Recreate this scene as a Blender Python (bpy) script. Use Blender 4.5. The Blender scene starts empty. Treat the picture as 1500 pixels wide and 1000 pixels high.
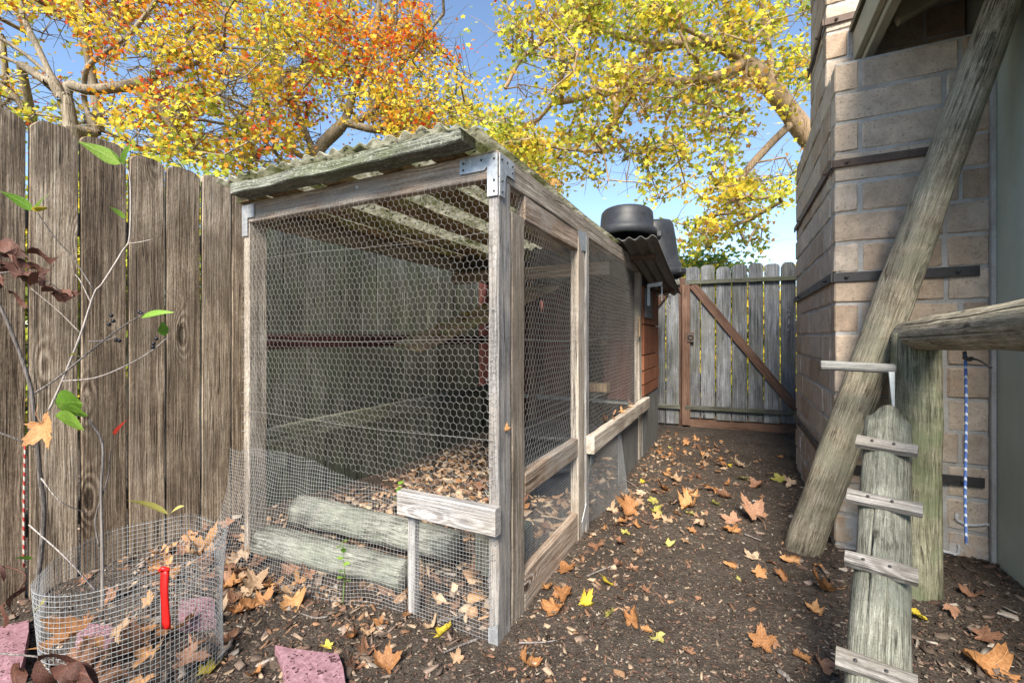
import bpy, math, random
import numpy as np
from mathutils import Vector, Matrix

random.seed(7)
RNG = np.random.default_rng(11)
R = math.radians
scene = bpy.context.scene
COL = scene.collection

# ------------------------------------------------------------------ camera, world, sun, exposure
F = 650.0            # focal length in photograph pixels (1500 wide)
HZ = 493.0           # horizon row in the photograph
CH = 1.0             # camera height
cam_d = bpy.data.cameras.new('camera')
cam = bpy.data.objects.new('camera', cam_d)
COL.objects.link(cam)
cam.location = (0, 0, CH)
cam.rotation_euler = (R(90), 0, 0)
cam_d.sensor_width = 36
cam_d.lens = F / 1500 * 36
cam_d.shift_y = -(500 - HZ) / 1500
cam_d.clip_start = 0.02
cam_d.clip_end = 1500
scene.camera = cam

SUN_EL, SUN_AZ = 42, 193     # azimuth the light comes from, clockwise from +Y
w = bpy.data.worlds.new('World')
scene.world = w
w.use_nodes = True
wn = w.node_tree
bgn = wn.nodes['Background']
sky = wn.nodes.new('ShaderNodeTexSky')
sky.sky_type = 'NISHITA'
sky.sun_disc = False
sky.sun_elevation = R(SUN_EL)
sky.sun_rotation = R(SUN_AZ)
sky.air_density = 1.0
sky.dust_density = 0.15
sky.ozone_density = 1.8
wn.links.new(sky.outputs[0], bgn.inputs[0])
bgn.inputs[1].default_value = 0.11
sun_d = bpy.data.lights.new('sun', 'SUN')
sun_d.energy = 4.6
sun_d.angle = R(24)
sun_d.color = (1.0, 0.92, 0.79)
sun = bpy.data.objects.new('sun', sun_d)
COL.objects.link(sun)
_d = Vector((math.sin(R(SUN_AZ)) * math.cos(R(SUN_EL)), math.cos(R(SUN_AZ)) * math.cos(R(SUN_EL)), math.sin(R(SUN_EL))))
sun.rotation_euler = (-_d).to_track_quat('-Z', 'Y').to_euler()
sun.location = (0, 0, 12)
scene.view_settings.view_transform = 'Standard'
scene.view_settings.look = 'None'
scene.view_settings.gamma = 1
scene.view_settings.use_curve_mapping = False
scene.view_settings.exposure = 1.32
scene.cycles.use_denoising = True
scene.cycles.max_bounces = 5
scene.cycles.diffuse_bounces = 3
scene.cycles.glossy_bounces = 2
scene.cycles.transmission_bounces = 3
scene.cycles.transparent_max_bounces = 8

# ------------------------------------------------------------------ coordinates
def W(px, py, Y):
    return Vector(((px - 750) / F * Y, Y, CH - (py - HZ) / F * Y))

def Gp(px, py, z=0.0):
    return W(px, py, F * (CH - z) / (py - HZ))

D1 = Vector((0.448, 0.894, 0)).normalized()      # along the lane, away from the camera
D2 = Vector((-D1.y, D1.x, 0))                    # to the left
P0 = Vector((-0.044, 1.438, 0))                  # front right corner of the coop
def C(u, v, z=0.0):
    return P0 + D2 * u + D1 * v + Vector((0, 0, z))
def toC(p):
    q = Vector((p[0], p[1], 0)) - P0
    return q.dot(D2), q.dot(D1)
KC = Vector((1.537, 2.117, 0))                   # left front corner of the chimney
def K(t, s, z=0.0):
    return KC - D2 * t + D1 * s + Vector((0, 0, z))
UF = 1.634                                       # the long fence stands at this u
GR = Vector((2.94, 4.58, 0))
GD = Vector((-0.93, 0.367, 0)).normalized()      # gate line, to the left

def snoise(x, y, seed=0):
    r = random.Random(seed)
    s = 0
    for k in range(5):
        a, b, c = r.uniform(-1, 1), r.uniform(-1, 1), r.uniform(0, 6.28)
        s = s + np.sin((a * x + b * y) * (1.5 + 1.3 * k) + c) / (1 + .6 * k)
    return s / 2.2

def gz(x, y):
    """height of the soil"""
    x = np.asarray(x, float); y = np.asarray(y, float)
    z = 0.010 * snoise(x * 2.2, y * 2.2, 3) + 0.005 * snoise(x * 9, y * 9, 4)
    u = (x - P0.x) * D2.x + (y - P0.y) * D2.y
    v = (x - P0.x) * D1.x + (y - P0.y) * D1.y
    z = z + 0.07 * np.exp(-((u - 1.60) / 0.18) ** 2) * np.exp(-((v + 0.0) / 0.9) ** 2)
    t = -((x - KC.x) * D2.x + (y - KC.y) * D2.y)
    s = (x - KC.x) * D1.x + (y - KC.y) * D1.y
    z = z + 0.06 * np.exp(-((t - 0.5) / 0.22) ** 2) * np.exp(-((s + 0.1) / 0.45) ** 2)
    far = np.clip((np.hypot(x, y) - 8) / 10, 0, 1)
    return z * (1 - far)
def gzf(p):
    return float(gz(p[0], p[1]))

# ------------------------------------------------------------------ object helpers
WM = {}
def link(name, mesh, mat=None, parent=None, M=None, label=None, cat=None, group=None, kind=None):
    o = bpy.data.objects.new(name, mesh)
    COL.objects.link(o)
    M = M.copy() if M is not None else Matrix.Identity(4)
    o.matrix_basis = M
    WM[o.name] = M
    if mat is not None and mesh is not None and len(mesh.materials) == 0:
        mesh.materials.append(mat)
    if parent is not None:
        o.parent = parent
        o.matrix_parent_inverse = WM[parent.name].inverted()
    if label: o['label'] = label
    if cat: o['category'] = cat
    if group: o['group'] = group
    if kind: o['kind'] = kind
    return o

def thing(name, label, cat, loc, group=None, rz=0):
    return link(name, None, None, None, Matrix.Translation(Vector(loc)) @ Matrix.Rotation(rz, 4, 'Z'), label, cat, group)

def mesh_of(name, verts, faces, smooth=False):
    m = bpy.data.meshes.new(name)
    m.from_pydata([tuple(v) for v in verts], [], [tuple(f) for f in faces])
    m.update()
    if smooth:
        m.polygons.foreach_set('use_smooth', [True] * len(m.polygons))
    return m

def np_mesh(name, V, Fq, smooth=False):
    """fast mesh from an (n,3) array and an (m,k) face array"""
    V = np.asarray(V, np.float32); Fq = np.asarray(Fq, np.int32)
    m = bpy.data.meshes.new(name)
    m.vertices.add(len(V)); m.vertices.foreach_set('co', V.ravel())
    n, k = Fq.shape
    m.loops.add(n * k); m.loops.foreach_set('vertex_index', Fq.ravel())
    m.polygons.add(n)
    m.polygons.foreach_set('loop_start', np.arange(0, n * k, k, dtype=np.int32))
    m.polygons.foreach_set('loop_total', np.full(n, k, np.int32))
    if smooth:
        m.polygons.foreach_set('use_smooth', np.ones(n, bool))
    m.update(calc_edges=True)
    return m

def vcol(mesh, cols):
    a = mesh.color_attributes.new('tint', 'FLOAT_COLOR', 'POINT')
    c = np.ones((len(mesh.vertices), 4), np.float32)
    c[:, :3] = cols
    a.data.foreach_set('color', c.ravel())

def frame(p0, p1, side):
    z = (Vector(p1) - Vector(p0)).normalized()
    x = Vector(side); x = (x - z * x.dot(z)).normalized()
    y = z.cross(x)
    M = Matrix((x, y, z)).transposed().to_4x4()
    M.translation = Vector(p0)
    return M

def plank_mesh(wd, th, L, seg=10, jit=0.0012, ch=0.004, prof=None, seed=None, warp=0.0):
    """length along local z, width along x, thickness along y"""
    r = random.Random(seed if seed is not None else random.random())
    rings = [(L * i / seg, 1.0) for i in range(seg + 1)] if prof is None else prof
    V, Fc = [], []
    ph = [r.uniform(0, 6.28) for _ in range(6)]
    fr = [r.uniform(2, 9) for _ in range(6)]
    for i, (z, sc) in enumerate(rings):
        hw, ht = wd / 2 * sc, th / 2
        def j(k): return jit * (math.sin(fr[k] * z * 3 + ph[k]) + r.uniform(-.6, .6))
        l, rr, f, b = -hw + j(0), hw + j(1), -ht + j(2) * .6, ht + j(3) * .6
        c = min(ch, hw * .5, ht * .5)
        ox = warp * math.sin(z * 1.7 + ph[4]); oy = warp * math.sin(z * 1.3 + ph[5])
        pts = [(l + c, f), (rr - c, f), (rr, f + c), (rr, b - c), (rr - c, b), (l + c, b), (l, b - c), (l, f + c)]
        zz = z + (r.uniform(-.001, .001) if 0 < i < len(rings) - 1 else 0)
        V += [(x + ox, y + oy, zz) for x, y in pts]
    n = 8
    for i in range(len(rings) - 1):
        for k in range(n):
            a, b_ = i * n + k, i * n + (k + 1) % n
            Fc.append((a, b_, b_ + n, a + n))
    Fc.append(tuple(reversed(range(n))))
    m0 = (len(rings) - 1) * n
    Fc.append(tuple(range(m0, m0 + n)))
    return mesh_of('plank', V, Fc)

def beam(name, p0, p1, wd, th, side, mat, parent=None, **kw):
    p0, p1 = Vector(p0), Vector(p1)
    L = (p1 - p0).length
    kws = {k: kw.pop(k) for k in ('seg', 'jit', 'ch', 'prof', 'seed', 'warp') if k in kw}
    kws.setdefault('seg', max(3, int(L / .12)))
    return link(name, plank_mesh(wd, th, L, **kws), mat, parent, frame(p0, p1, side), **kw)

def log_mesh(r0, r1, L, sides=22, seg=14, bump=0.004, seed=1, ragged=0.0, bend=0.0, crack=()):
    rr = random.Random(seed)
    ph = [rr.uniform(0, 6.28) for _ in range(8)]
    V, Fc = [], []
    zs = [0, 0.004] + [L * i / seg for i in range(1, seg)] + [L - 0.006, L]
    angs = sorted([2 * math.pi * k / sides for k in range(sides)] + [c_[0] % 6.2832 + e for c_ in crack for e in (-.045, 0, .045)])
    sides = len(angs)
    cen = {round(c_[0] % 6.2832, 5): c_ for c_ in crack}
    for i, z in enumerate(zs):
        f = z / L
        rad = r0 * (1 - f) + r1 * f
        if i == 0 or i == len(zs) - 1: rad *= 0.93
        for k in range(sides):
            a = angs[k]
            q = rad + bump * (math.sin(2 * a + ph[0] + z * 2) + .6 * math.sin(5 * a + ph[1] + 3 * z) + .5 * math.sin(9 * z + ph[2]) + .4 * math.sin(17 * z + 3 * a + ph[3])) + rr.uniform(-.2, .2) * bump
            if round(a, 5) in cen:
                _, c0_, c1_ = cen[round(a, 5)]
                if c0_ < z < c1_: q -= .022 * math.sin(math.pi * (z - c0_) / (c1_ - c0_)) ** .5
            zz = z
            if ragged and i >= len(zs) - 2: zz += ragged * (math.sin(3 * a + ph[4]) + rr.uniform(-.6, .6))
            V.append((q * math.cos(a) + bend * math.sin(math.pi * f), q * math.sin(a), zz))
    for i in range(len(zs) - 1):
        for k in range(sides):
            a, b = i * sides + k, i * sides + (k + 1) % sides
            Fc.append((a, b, b + sides, a + sides))
    n0 = len(V); V.append((0, 0, 0))
    n1 = len(V); V.append((bend * 0, 0, L - ragged * .8))
    m0 = (len(zs) - 1) * sides
    for k in range(sides):
        Fc.append((n0, (k + 1) % sides, k))
        Fc.append((n1, m0 + k, m0 + (k + 1) % sides))
    m = mesh_of('log', V, Fc, True)
    return m

def log(name, p0, p1, r0, r1, mat, parent=None, side=(1, 0, 0), **kw):
    p0, p1 = Vector(p0), Vector(p1)
    L = (p1 - p0).length
    kws = {k: kw.pop(k) for k in ('sides', 'seg', 'bump', 'seed', 'ragged', 'bend', 'crack') if k in kw}
    return link(name, log_mesh(r0, r1, L, **kws), mat, parent, frame(p0, p1, side), **kw)

def box_mesh(x0, x1, y0, y1, z0, z1, ch=0.003):
    """chamfered box"""
    V, Fc = [], []
    import bmesh
    bm = bmesh.new()
    bmesh.ops.create_cube(bm, size=1)
    for v in bm.verts:
        v.co = Vector((x0 + (v.co.x + .5) * (x1 - x0), y0 + (v.co.y + .5) * (y1 - y0), z0 + (v.co.z + .5) * (z1 - z0)))
    if ch > 0:
        bmesh.ops.bevel(bm, geom=list(bm.edges), offset=ch, segments=1, affect='EDGES')
    m = bpy.data.meshes.new('box'); bm.to_mesh(m); bm.free()
    return m

def tubes(P, Q, nrm, rad, caps=False):
    """three-sided wires from points P to points Q; nrm: normal(s)"""
    P = np.asarray(P, float); Q = np.asarray(Q, float)
    d = Q - P
    d /= np.maximum(np.linalg.norm(d, axis=1, keepdims=True), 1e-9)
    n = np.broadcast_to(np.asarray(nrm, float), P.shape)
    s = np.cross(d, n); s /= np.maximum(np.linalg.norm(s, axis=1, keepdims=True), 1e-9)
    n = np.cross(s, d)
    offs = [n, -.5 * n + .87 * s, -.5 * n - .87 * s]
    m = len(P)
    V = np.empty((m, 6, 3))
    for k in range(3):
        V[:, k] = P + offs[k] * rad - d * rad * .5
        V[:, k + 3] = Q + offs[k] * rad + d * rad * .5
    b = np.arange(m)[:, None] * 6
    Fq = np.concatenate([b + np.array([[0, 1, 4, 3]]), b + np.array([[1, 2, 5, 4]]), b + np.array([[2, 0, 3, 5]])])
    return V.reshape(-1, 3), Fq

def tube(points, radii, sides=6):
    """one bent tapering tube: verts, quad faces"""
    pts = [Vector(p) for p in points]
    V, Fc = [], []
    n = len(pts)
    up = Vector((.3, .2, 1)).normalized()
    for i, p in enumerate(pts):
        d = (pts[min(i + 1, n - 1)] - pts[max(i - 1, 0)])
        d = d.normalized() if d.length > 1e-6 else Vector((0, 0, 1))
        a = d.cross(up)
        if a.length < .05: a = d.cross(Vector((1, 0, 0)))
        a.normalize(); b = d.cross(a)
        r = radii[i] if hasattr(radii, '__len__') else radii
        for k in range(sides):
            t = 2 * math.pi * k / sides
            V.append(p + (a * math.cos(t) + b * math.sin(t)) * r)
    for i in range(n - 1):
        for k in range(sides):
            A, B = i * sides + k, i * sides + (k + 1) % sides
            Fc.append((A, B, B + sides, A + sides))
    return V, Fc

def smooth_path(pts, n=6):
    """Catmull-Rom through the points"""
    P = [Vector(p) for p in pts]
    P = [P[0] * 2 - P[1]] + P + [P[-1] * 2 - P[-2]]
    out = []
    for i in range(1, len(P) - 2):
        for k in range(n):
            t = k / n
            a, b, c, d = P[i - 1], P[i], P[i + 1], P[i + 2]
            out.append(0.5 * ((2 * b) + (c - a) * t + (2 * a - 5 * b + 4 * c - d) * t * t + (-a + 3 * b - 3 * c + d) * t ** 3))
    out.append(P[-2])
    return out

def tube_obj(name, pts, r0, r1, mat, parent=None, sides=7, n=5, **kw):
    path = smooth_path(pts, n) if len(pts) > 2 else [Vector(p) for p in pts]
    rad = [r0 + (r1 - r0) * i / (len(path) - 1) for i in range(len(path))]
    V, Fc = tube(path, rad, sides)
    base = Vector(path[0])
    Fc.append(tuple(range(sides - 1, -1, -1)))
    Fc.append(tuple(range(len(V) - sides, len(V))))
    return link(name, mesh_of(name, [v - base for v in V], Fc, True), mat, parent, Matrix.Translation(base), **kw)

# ------------------------------------------------------------------ materials
class NT:
    def __init__(s, name):
        s.m = bpy.data.materials.new(name); s.m.use_nodes = True
        s.t = s.m.node_tree; s.t.nodes.clear()
        s.out = s.t.nodes.new('ShaderNodeOutputMaterial')
    def n(s, typ, ins=None, **attrs):
        nd = s.t.nodes.new('ShaderNode' + typ)
        for k, v in attrs.items(): setattr(nd, k, v)
        for k, v in (ins or {}).items(): s.set(nd.inputs[k], v)
        return nd
    def set(s, sock, v):
        if isinstance(v, bpy.types.NodeSocket): s.t.links.new(v, sock)
        elif isinstance(v, bpy.types.Node): s.t.links.new(v.outputs[0], sock)
        else:
            if isinstance(v, (tuple, list)) and sock.type == 'RGBA' and len(v) == 3: v = (*v, 1)
            sock.default_value = v
    def ma(s, op, a, b=None, c=None, clamp=False):
        nd = s.n('Math', operation=op, use_clamp=clamp)
        for i, v in enumerate((a, b, c)):
            if v is not None: s.set(nd.inputs[i], v)
        return nd.outputs[0]
    def mr(s, v, a, b, c=0.0, d=1.0, smooth=False):
        nd = s.n('MapRange', interpolation_type='SMOOTHSTEP' if smooth else 'LINEAR')
        for i, x in enumerate((v, a, b, c, d)): s.set(nd.inputs[i], x)
        return nd.outputs[0]
    def mix(s, f, a, b, mode='MIX'):
        nd = s.n('Mix', data_type='RGBA', blend_type=mode)
        s.set(nd.inputs[0], f); s.set(nd.inputs[6], a); s.set(nd.inputs[7], b)
        return nd.outputs[2]
    def noise(s, vec, scale, detail=3, rough=.55, dist=0.0):
        nd = s.n('TexNoise', {'Vector': vec, 'Scale': scale, 'Detail': detail, 'Roughness': rough, 'Distortion': dist})
        return nd.outputs[0]
    def scl(s, vec, k):
        nd = s.n('VectorMath', operation='MULTIPLY'); s.set(nd.inputs[0], vec); s.set(nd.inputs[1], k)
        return nd.outputs[0]
    def ramp(s, f, stops):
        nd = s.n('ValToRGB', {0: f})
        el = nd.color_ramp.elements
        while len(el) < len(stops): el.new(.5)
        for e, (p, c) in zip(el, stops):
            e.position = p; e.color = (*c, 1)
        return nd.outputs[0]
    def rnd(s):
        return s.n('ObjectInfo').outputs['Random']
    def obj(s, world=False):
        """object coordinates shifted by a per-object random amount"""
        co = s.n('TexCoord').outputs['Object']
        if world: return s.n('NewGeometry').outputs['Position']
        r = s.rnd()
        cb = s.n('CombineXYZ', {0: s.ma('MULTIPLY', r, 37.3), 1: s.ma('MULTIPLY', r, 91.7), 2: s.ma('MULTIPLY', r, 53.1)})
        ad = s.n('VectorMath', operation='ADD'); s.set(ad.inputs[0], co); s.set(ad.inputs[1], cb.outputs[0])
        return ad.outputs[0]
    def bump(s, h, strength=.5, dist=.003, normal=None):
        nd = s.n('Bump', {'Strength': strength, 'Distance': dist, 'Height': h})
        if normal is not None: s.set(nd.inputs['Normal'], normal)
        return nd.outputs[0]
    def done(s, col, rough=.8, bump=None, metal=0.0, spec=.3, trans=None, alpha=None, tcol=None):
        b = s.n('BsdfPrincipled', {'Base Color': col, 'Roughness': rough, 'Metallic': metal, 'Specular IOR Level': spec})
        if bump is not None: s.set(b.inputs['Normal'], bump)
        sh = b.outputs[0]
        if trans:
            t = s.n('BsdfTranslucent', {'Color': tcol if tcol is not None else col})
            mx = s.n('MixShader', {0: trans, 1: sh, 2: t.outputs[0]}); sh = mx.outputs[0]
        s.set(s.out.inputs[0], sh)
        return s.m

def wood(name, stops, knots=0.5, scale=1.0, lines=1.0, stain=None, stain_amt=.5, crack=1.0, bump=.7, rough=.85, lichen=0.0, var=.25, con=1.0, ckw=.014, zk=1.0):
    """weathered timber, grain along local z; zk > 1 shortens the streaks"""
    n = NT(name)
    P = n.obj()
    if scale != 1: P = n.scl(P, (scale,) * 3)
    vo = n.n('TexVoronoi', {'Vector': n.scl(P, (6.5, 3.0, 1.9)), 'Scale': 1.0, 'Randomness': 1.0})
    d = vo.outputs['Distance']
    sel = n.ma('GREATER_THAN', n.n('SeparateColor', {0: vo.outputs['Color']}).outputs[0], 1 - knots)
    fall = n.ma('MULTIPLY', n.mr(d, .36, .0, 0, 1, True), sel)
    xs = n.n('SeparateXYZ', {0: P})
    low = n.noise(n.scl(P, (6, 6, .8)), 1.0, 2, .5)
    wv = n.ma('ADD', n.ma('ADD', n.ma('MULTIPLY', xs.outputs[0], 210), n.ma('MULTIPLY', low, 40)), n.ma('MULTIPLY', fall, 24))
    sn = n.mr(n.ma('SINE', wv), -.6, .9, 0, 1)
    def st(k, z): return n.scl(P, (k, k, z * zk))
    g1 = n.mr(n.noise(st(150, 2.6), 1.0, 3, .6), .36, .64)
    g2 = n.mr(n.noise(st(330, 9), 1.0, 3, .65), .34, .66)
    spk = n.mr(n.noise(st(210, 75), 1.0, 3, .7), .33, .67)
    big = n.mr(n.noise(st(11, 1.6), 1.0, 4, .6), .28, .72)
    blot = n.mr(n.noise(st(7, 5), 1.0, 5, .65), .3, .7)
    v = n.ma('ADD', n.ma('ADD', n.ma('MULTIPLY', g1, .24), n.ma('MULTIPLY', g2, .20)),
             n.ma('ADD', n.ma('MULTIPLY', spk, .16), n.ma('ADD', n.ma('MULTIPLY', big, .22), n.ma('MULTIPLY', blot, .18))))
    v = n.ma('ADD', v, n.ma('MULTIPLY', n.ma('SUBTRACT', sn, .5), n.ma('ADD', .05 * lines, n.ma('MULTIPLY', fall, .42 * lines))))
    v = n.ma('ADD', n.ma('MULTIPLY', n.ma('SUBTRACT', v, .5), con), .5)
    v = n.ma('ADD', v, n.mr(n.rnd(), 0, 1, -var * .5, var * .5))
    col = n.ramp(v, stops)
    dk = tuple(c * .4 for c in stops[0][1])
    # splits at two widths, broken up along their length
    def split(k, z, wdt, lo, hi, amt):
        c = n.noise(st(k, z), 1.0, 1, .4)
        m = n.mr(n.ma('ABSOLUTE', n.ma('SUBTRACT', c, .5)), wdt, wdt * .25, 0, 1)
        return n.ma('MULTIPLY', m, n.mr(n.noise(st(9, 3.3), 1.0, 3, .6), lo, hi, 0, amt))
    ck = n.ma('MAXIMUM', split(34, .5, ckw, .47, .60, crack), split(95, 1.3, .03, .40, .58, .75))
    col = n.mix(n.ma('MULTIPLY', ck, .85, clamp=True), col, dk)
    kc = n.ma('MULTIPLY', n.mr(n.ma('ADD', d, n.mr(spk, 0, 1, -.02, .02)), .13, .07, 0, 1, True), sel)
    col = n.mix(n.ma('MULTIPLY', kc, .85), col, dk)
    if stain is not None:
        sm = n.mr(n.noise(st(5, 2.2), 1.0, 5, .65), .46, .62, 0, stain_amt, True)
        col = n.mix(sm, col, stain, 'MIX')
        col = n.mix(.35, col, n.mix(.999, col, n.n('CombineXYZ', {0: v, 1: v, 2: v}).outputs[0], 'OVERLAY'))
    if lichen:
        ln = n.mr(n.noise(P, 90.0, 5, .7), .55, .66, 0, lichen)
        col = n.mix(ln, col, (.42, .43, .36))
    h = n.ma('ADD', n.ma('ADD', n.ma('MULTIPLY', g1, .35), n.ma('MULTIPLY', g2, .3)), n.ma('ADD', n.ma('MULTIPLY', spk, .2), n.ma('MULTIPLY', sn, .1 * lines)))
    h = n.ma('SUBTRACT', h, n.ma('ADD', n.ma('MULTIPLY', ck, 1.2), n.ma('MULTIPLY', kc, .5)))
    return n.done(col, rough, n.bump(h, bump, .004), spec=.2)


M = {}
M['fence'] = wood('weathered_fence_wood', [(.10, (.068, .043, .026)), (.45, (.245, .18, .122)), (.68, (.40, .315, .228)), (.92, (.55, .46, .36))], knots=.8, stain=(.115, .085, .06), stain_amt=.55, con=1.15, lines=.9)
M['fence_damp_shaded'] = wood('damp_green_shaded_fence_wood', [(.10, (.03, .03, .024)), (.45, (.09, .092, .075)), (.68, (.15, .152, .128)), (.92, (.24, .24, .21))], knots=.4, stain=(.07, .085, .05), stain_amt=.7, con=1.0, lines=.8)  # mossy green boards, with shade under the run roof painted in as darker wood
M['gate'] = wood('grey_gate_wood', [(.15, (.065, .066, .068)), (.45, (.165, .17, .18)), (.68, (.27, .28, .30)), (.9, (.37, .38, .41))], knots=.5, stain=(.15, .15, .12), stain_amt=.5)
M['rail'] = wood('gate_rail_wood', [(.15, (.05, .048, .04)), (.45, (.12, .12, .10)), (.7, (.20, .195, .17)), (.9, (.3, .29, .26))], knots=.2, stain=(.09, .10, .05))
M['lumber'] = wood('grey_lumber', [(.15, (.10, .078, .058)), (.42, (.26, .215, .172)), (.66, (.40, .35, .295)), (.9, (.54, .495, .44))], knots=.35, lines=1.5, stain=(.20, .16, .12), stain_amt=.5)
M['lumber_warm'] = wood('warm_lumber', [(.15, (.10, .065, .045)), (.42, (.25, .18, .13)), (.66, (.38, .30, .235)), (.9, (.52, .46, .40))], knots=.4, lines=1.6, stain=(.34, .31, .28), stain_amt=.7)
M['pale'] = wood('pale_lumber', [(.15, (.11, .10, .095)), (.42, (.24, .228, .222)), (.66, (.345, .335, .33)), (.9, (.46, .45, .445))], knots=.35, lines=1.1, stain=(.33, .29, .25), stain_amt=.5)
M['cleat'] = wood('weathered_cleat', [(.15, (.10, .09, .08)), (.42, (.23, .212, .195)), (.66, (.33, .31, .29)), (.9, (.44, .42, .40))], knots=.35, lines=1.0, stain=(.20, .18, .15), stain_amt=.6)
M['mossy'] = wood('mossy_lumber', [(.15, (.04, .042, .032)), (.42, (.12, .125, .10)), (.66, (.24, .25, .21)), (.9, (.38, .39, .34))], knots=.2, lines=.7, stain=(.10, .12, .05), lichen=.7)
M['purlin'] = wood('purlin_lumber', [(.15, (.10, .06, .035)), (.42, (.24, .15, .09)), (.66, (.34, .24, .15)), (.9, (.45, .36, .26))], knots=.2, stain=(.24, .25, .09), stain_amt=.7)
M['log'] = wood('treated_log', [(.2, (.05, .046, .034)), (.42, (.13, .127, .10)), (.62, (.20, .197, .16)), (.85, (.30, .298, .25))], knots=.3, lines=.5, stain=(.14, .155, .125), stain_amt=.55, crack=1.0, ckw=.026, con=1.0, zk=3.0)
M['log_warm'] = wood('weathered_log', [(.12, (.10, .08, .055)), (.42, (.26, .225, .165)), (.66, (.37, .335, .26)), (.9, (.48, .45, .37))], knots=.35, lines=.5, stain=(.21, .205, .15), stain_amt=.7, crack=1.0, ckw=.026, con=1.0, zk=3.0)
M['log_grey'] = wood('silvery_log', [(.2, (.11, .11, .09)), (.42, (.25, .255, .22)), (.62, (.36, .365, .32)), (.85, (.46, .465, .42))], knots=.3, lines=.4, stain=(.22, .25, .20), stain_amt=.5, crack=1.0, ckw=.026, con=1.0, zk=3.0)
M['log_green'] = wood('green_post_log', [(.15, (.07, .068, .042)), (.42, (.16, .155, .105)), (.66, (.25, .24, .17)), (.9, (.35, .34, .26))], knots=.3, lines=.5, stain=(.13, .155, .085), stain_amt=.7, crack=1.0, ckw=.026, con=1.0, zk=3.0)
M['brown'] = wood('brown_stained_wood', [(.15, (.05, .028, .02)), (.42, (.11, .062, .044)), (.66, (.16, .095, .068)), (.9, (.23, .15, .11))], knots=.15, lines=.5)
M['red'] = wood('red_stained_plywood', [(.15, (.09, .03, .016)), (.42, (.17, .062, .032)), (.66, (.23, .092, .05)), (.9, (.30, .14, .08))], knots=.1, lines=.4)
M['darkred'] = wood('dark_red_board', [(.15, (.03, .010, .008)), (.42, (.065, .023, .019)), (.66, (.10, .036, .03)), (.9, (.14, .06, .048))], knots=.1, lines=.4)
M['greyply'] = wood('grey_plywood', [(.15, (.10, .10, .095)), (.42, (.17, .17, .165)), (.66, (.24, .24, .23)), (.9, (.32, .32, .31))], knots=.05, lines=.4)
M['twig'] = wood('twig_bark', [(.15, (.06, .05, .045)), (.42, (.15, .13, .12)), (.66, (.24, .215, .20)), (.9, (.34, .31, .29))], knots=0, lines=.2)
M['stem'] = wood('pale_stem', [(.15, (.2, .17, .15)), (.42, (.36, .31, .28)), (.66, (.46, .41, .38)), (.9, (.56, .52, .49))], knots=0, lines=.2)
M['bark_a'] = wood('tree_bark', [(.15, (.10, .075, .05)), (.42, (.22, .18, .13)), (.66, (.34, .29, .22)), (.9, (.47, .42, .34))], knots=.1, lines=.2, scale=.35)
M['bark_c'] = wood('sycamore_bark', [(.15, (.13, .085, .05)), (.42, (.28, .195, .12)), (.66, (.40, .29, .19)), (.9, (.55, .45, .34))], knots=.1, lines=.1, scale=.35)

def simple(name, col, rough=.6, metal=0.0, nscale=40, namt=.25, spec=.4, bump=.15, bdist=.002):
    n = NT(name)
    P = n.obj()
    f = n.noise(P, nscale, 5, .6)
    f2 = n.noise(P, nscale * .12, 3, .6)
    k = n.mr(n.ma('ADD', n.ma('MULTIPLY', f, .5), n.ma('MULTIPLY', f2, .5)), .3, .7, 1 - namt, 1 + namt)
    c = n.n('VectorMath', {0: col}, operation='SCALE'); n.set(c.inputs['Scale'], k)
    return n.done(c.outputs[0], n.mr(f2, .3, .7, rough - .1, rough + .1), n.bump(f, bump, bdist), metal, spec)

M['wire'] = simple('galvanised_wire', (.33, .32, .305), .55, .3, 300, .25, .4, 0)
M['cloth'] = simple('galvanised_hardware_cloth', (.37, .38, .39), .55, .4, 300, .25, .4, 0)
M['galv'] = simple('galvanised_bracket', (.44, .46, .48), .5, .6, 60, .5)
M['iron'] = simple('black_iron', (.045, .042, .042), .55, .3, 60, .4)
M['rustiron'] = simple('rusty_iron_strap', (.10, .07, .055), .7, .3, 50, .5)
M['plastic'] = simple('black_plastic', (.026, .028, .033), .55, 0, 25, .45, .35)
M['redplastic'] = simple('red_plastic', (.72, .012, .010), .4, 0, 60, .12, .5)
M['whitestrip'] = simple('white_strip', (.62, .66, .68), .5, 0, 60, .12)
M['berry'] = simple('dark_berry', (.012, .012, .018), .4, 0, 60, .2)
M['fasciapaint'] = simple('olive_painted_fascia', (.30, .28, .21), .55, 0, 22, .22)
M['soffit'] = simple('painted_soffit', (.30, .27, .15), .7, 0, 14, .25)
M['rafter'] = simple('dark_rafter_paint', (.15, .135, .09), .7, 0, 14, .3)

M['salt'] = simple('white_salt_crust', (.66, .66, .66), .95, 0, 160, .25, .1, 1.0, .01)
def stucco():
    n = NT('green_stucco')
    P = n.obj()
    a = n.noise(P, 160, 4, .6); b = n.noise(P, 5, 4, .6); c = n.noise(n.scl(P, (9, 9, 1.2)), 1, 4, .6)
    col = n.ramp(n.ma('ADD', n.ma('MULTIPLY', b, .5), n.ma('MULTIPLY', c, .5)), [(.3, (.33, .36, .29)), (.6, (.42, .45, .375)), (.8, (.50, .52, .44))])
    return n.done(col, .85, n.bump(n.ma('ADD', a, n.ma('MULTIPLY', b, .5)), .6, .006), spec=.2)
M['stucco'] = stucco()

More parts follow.
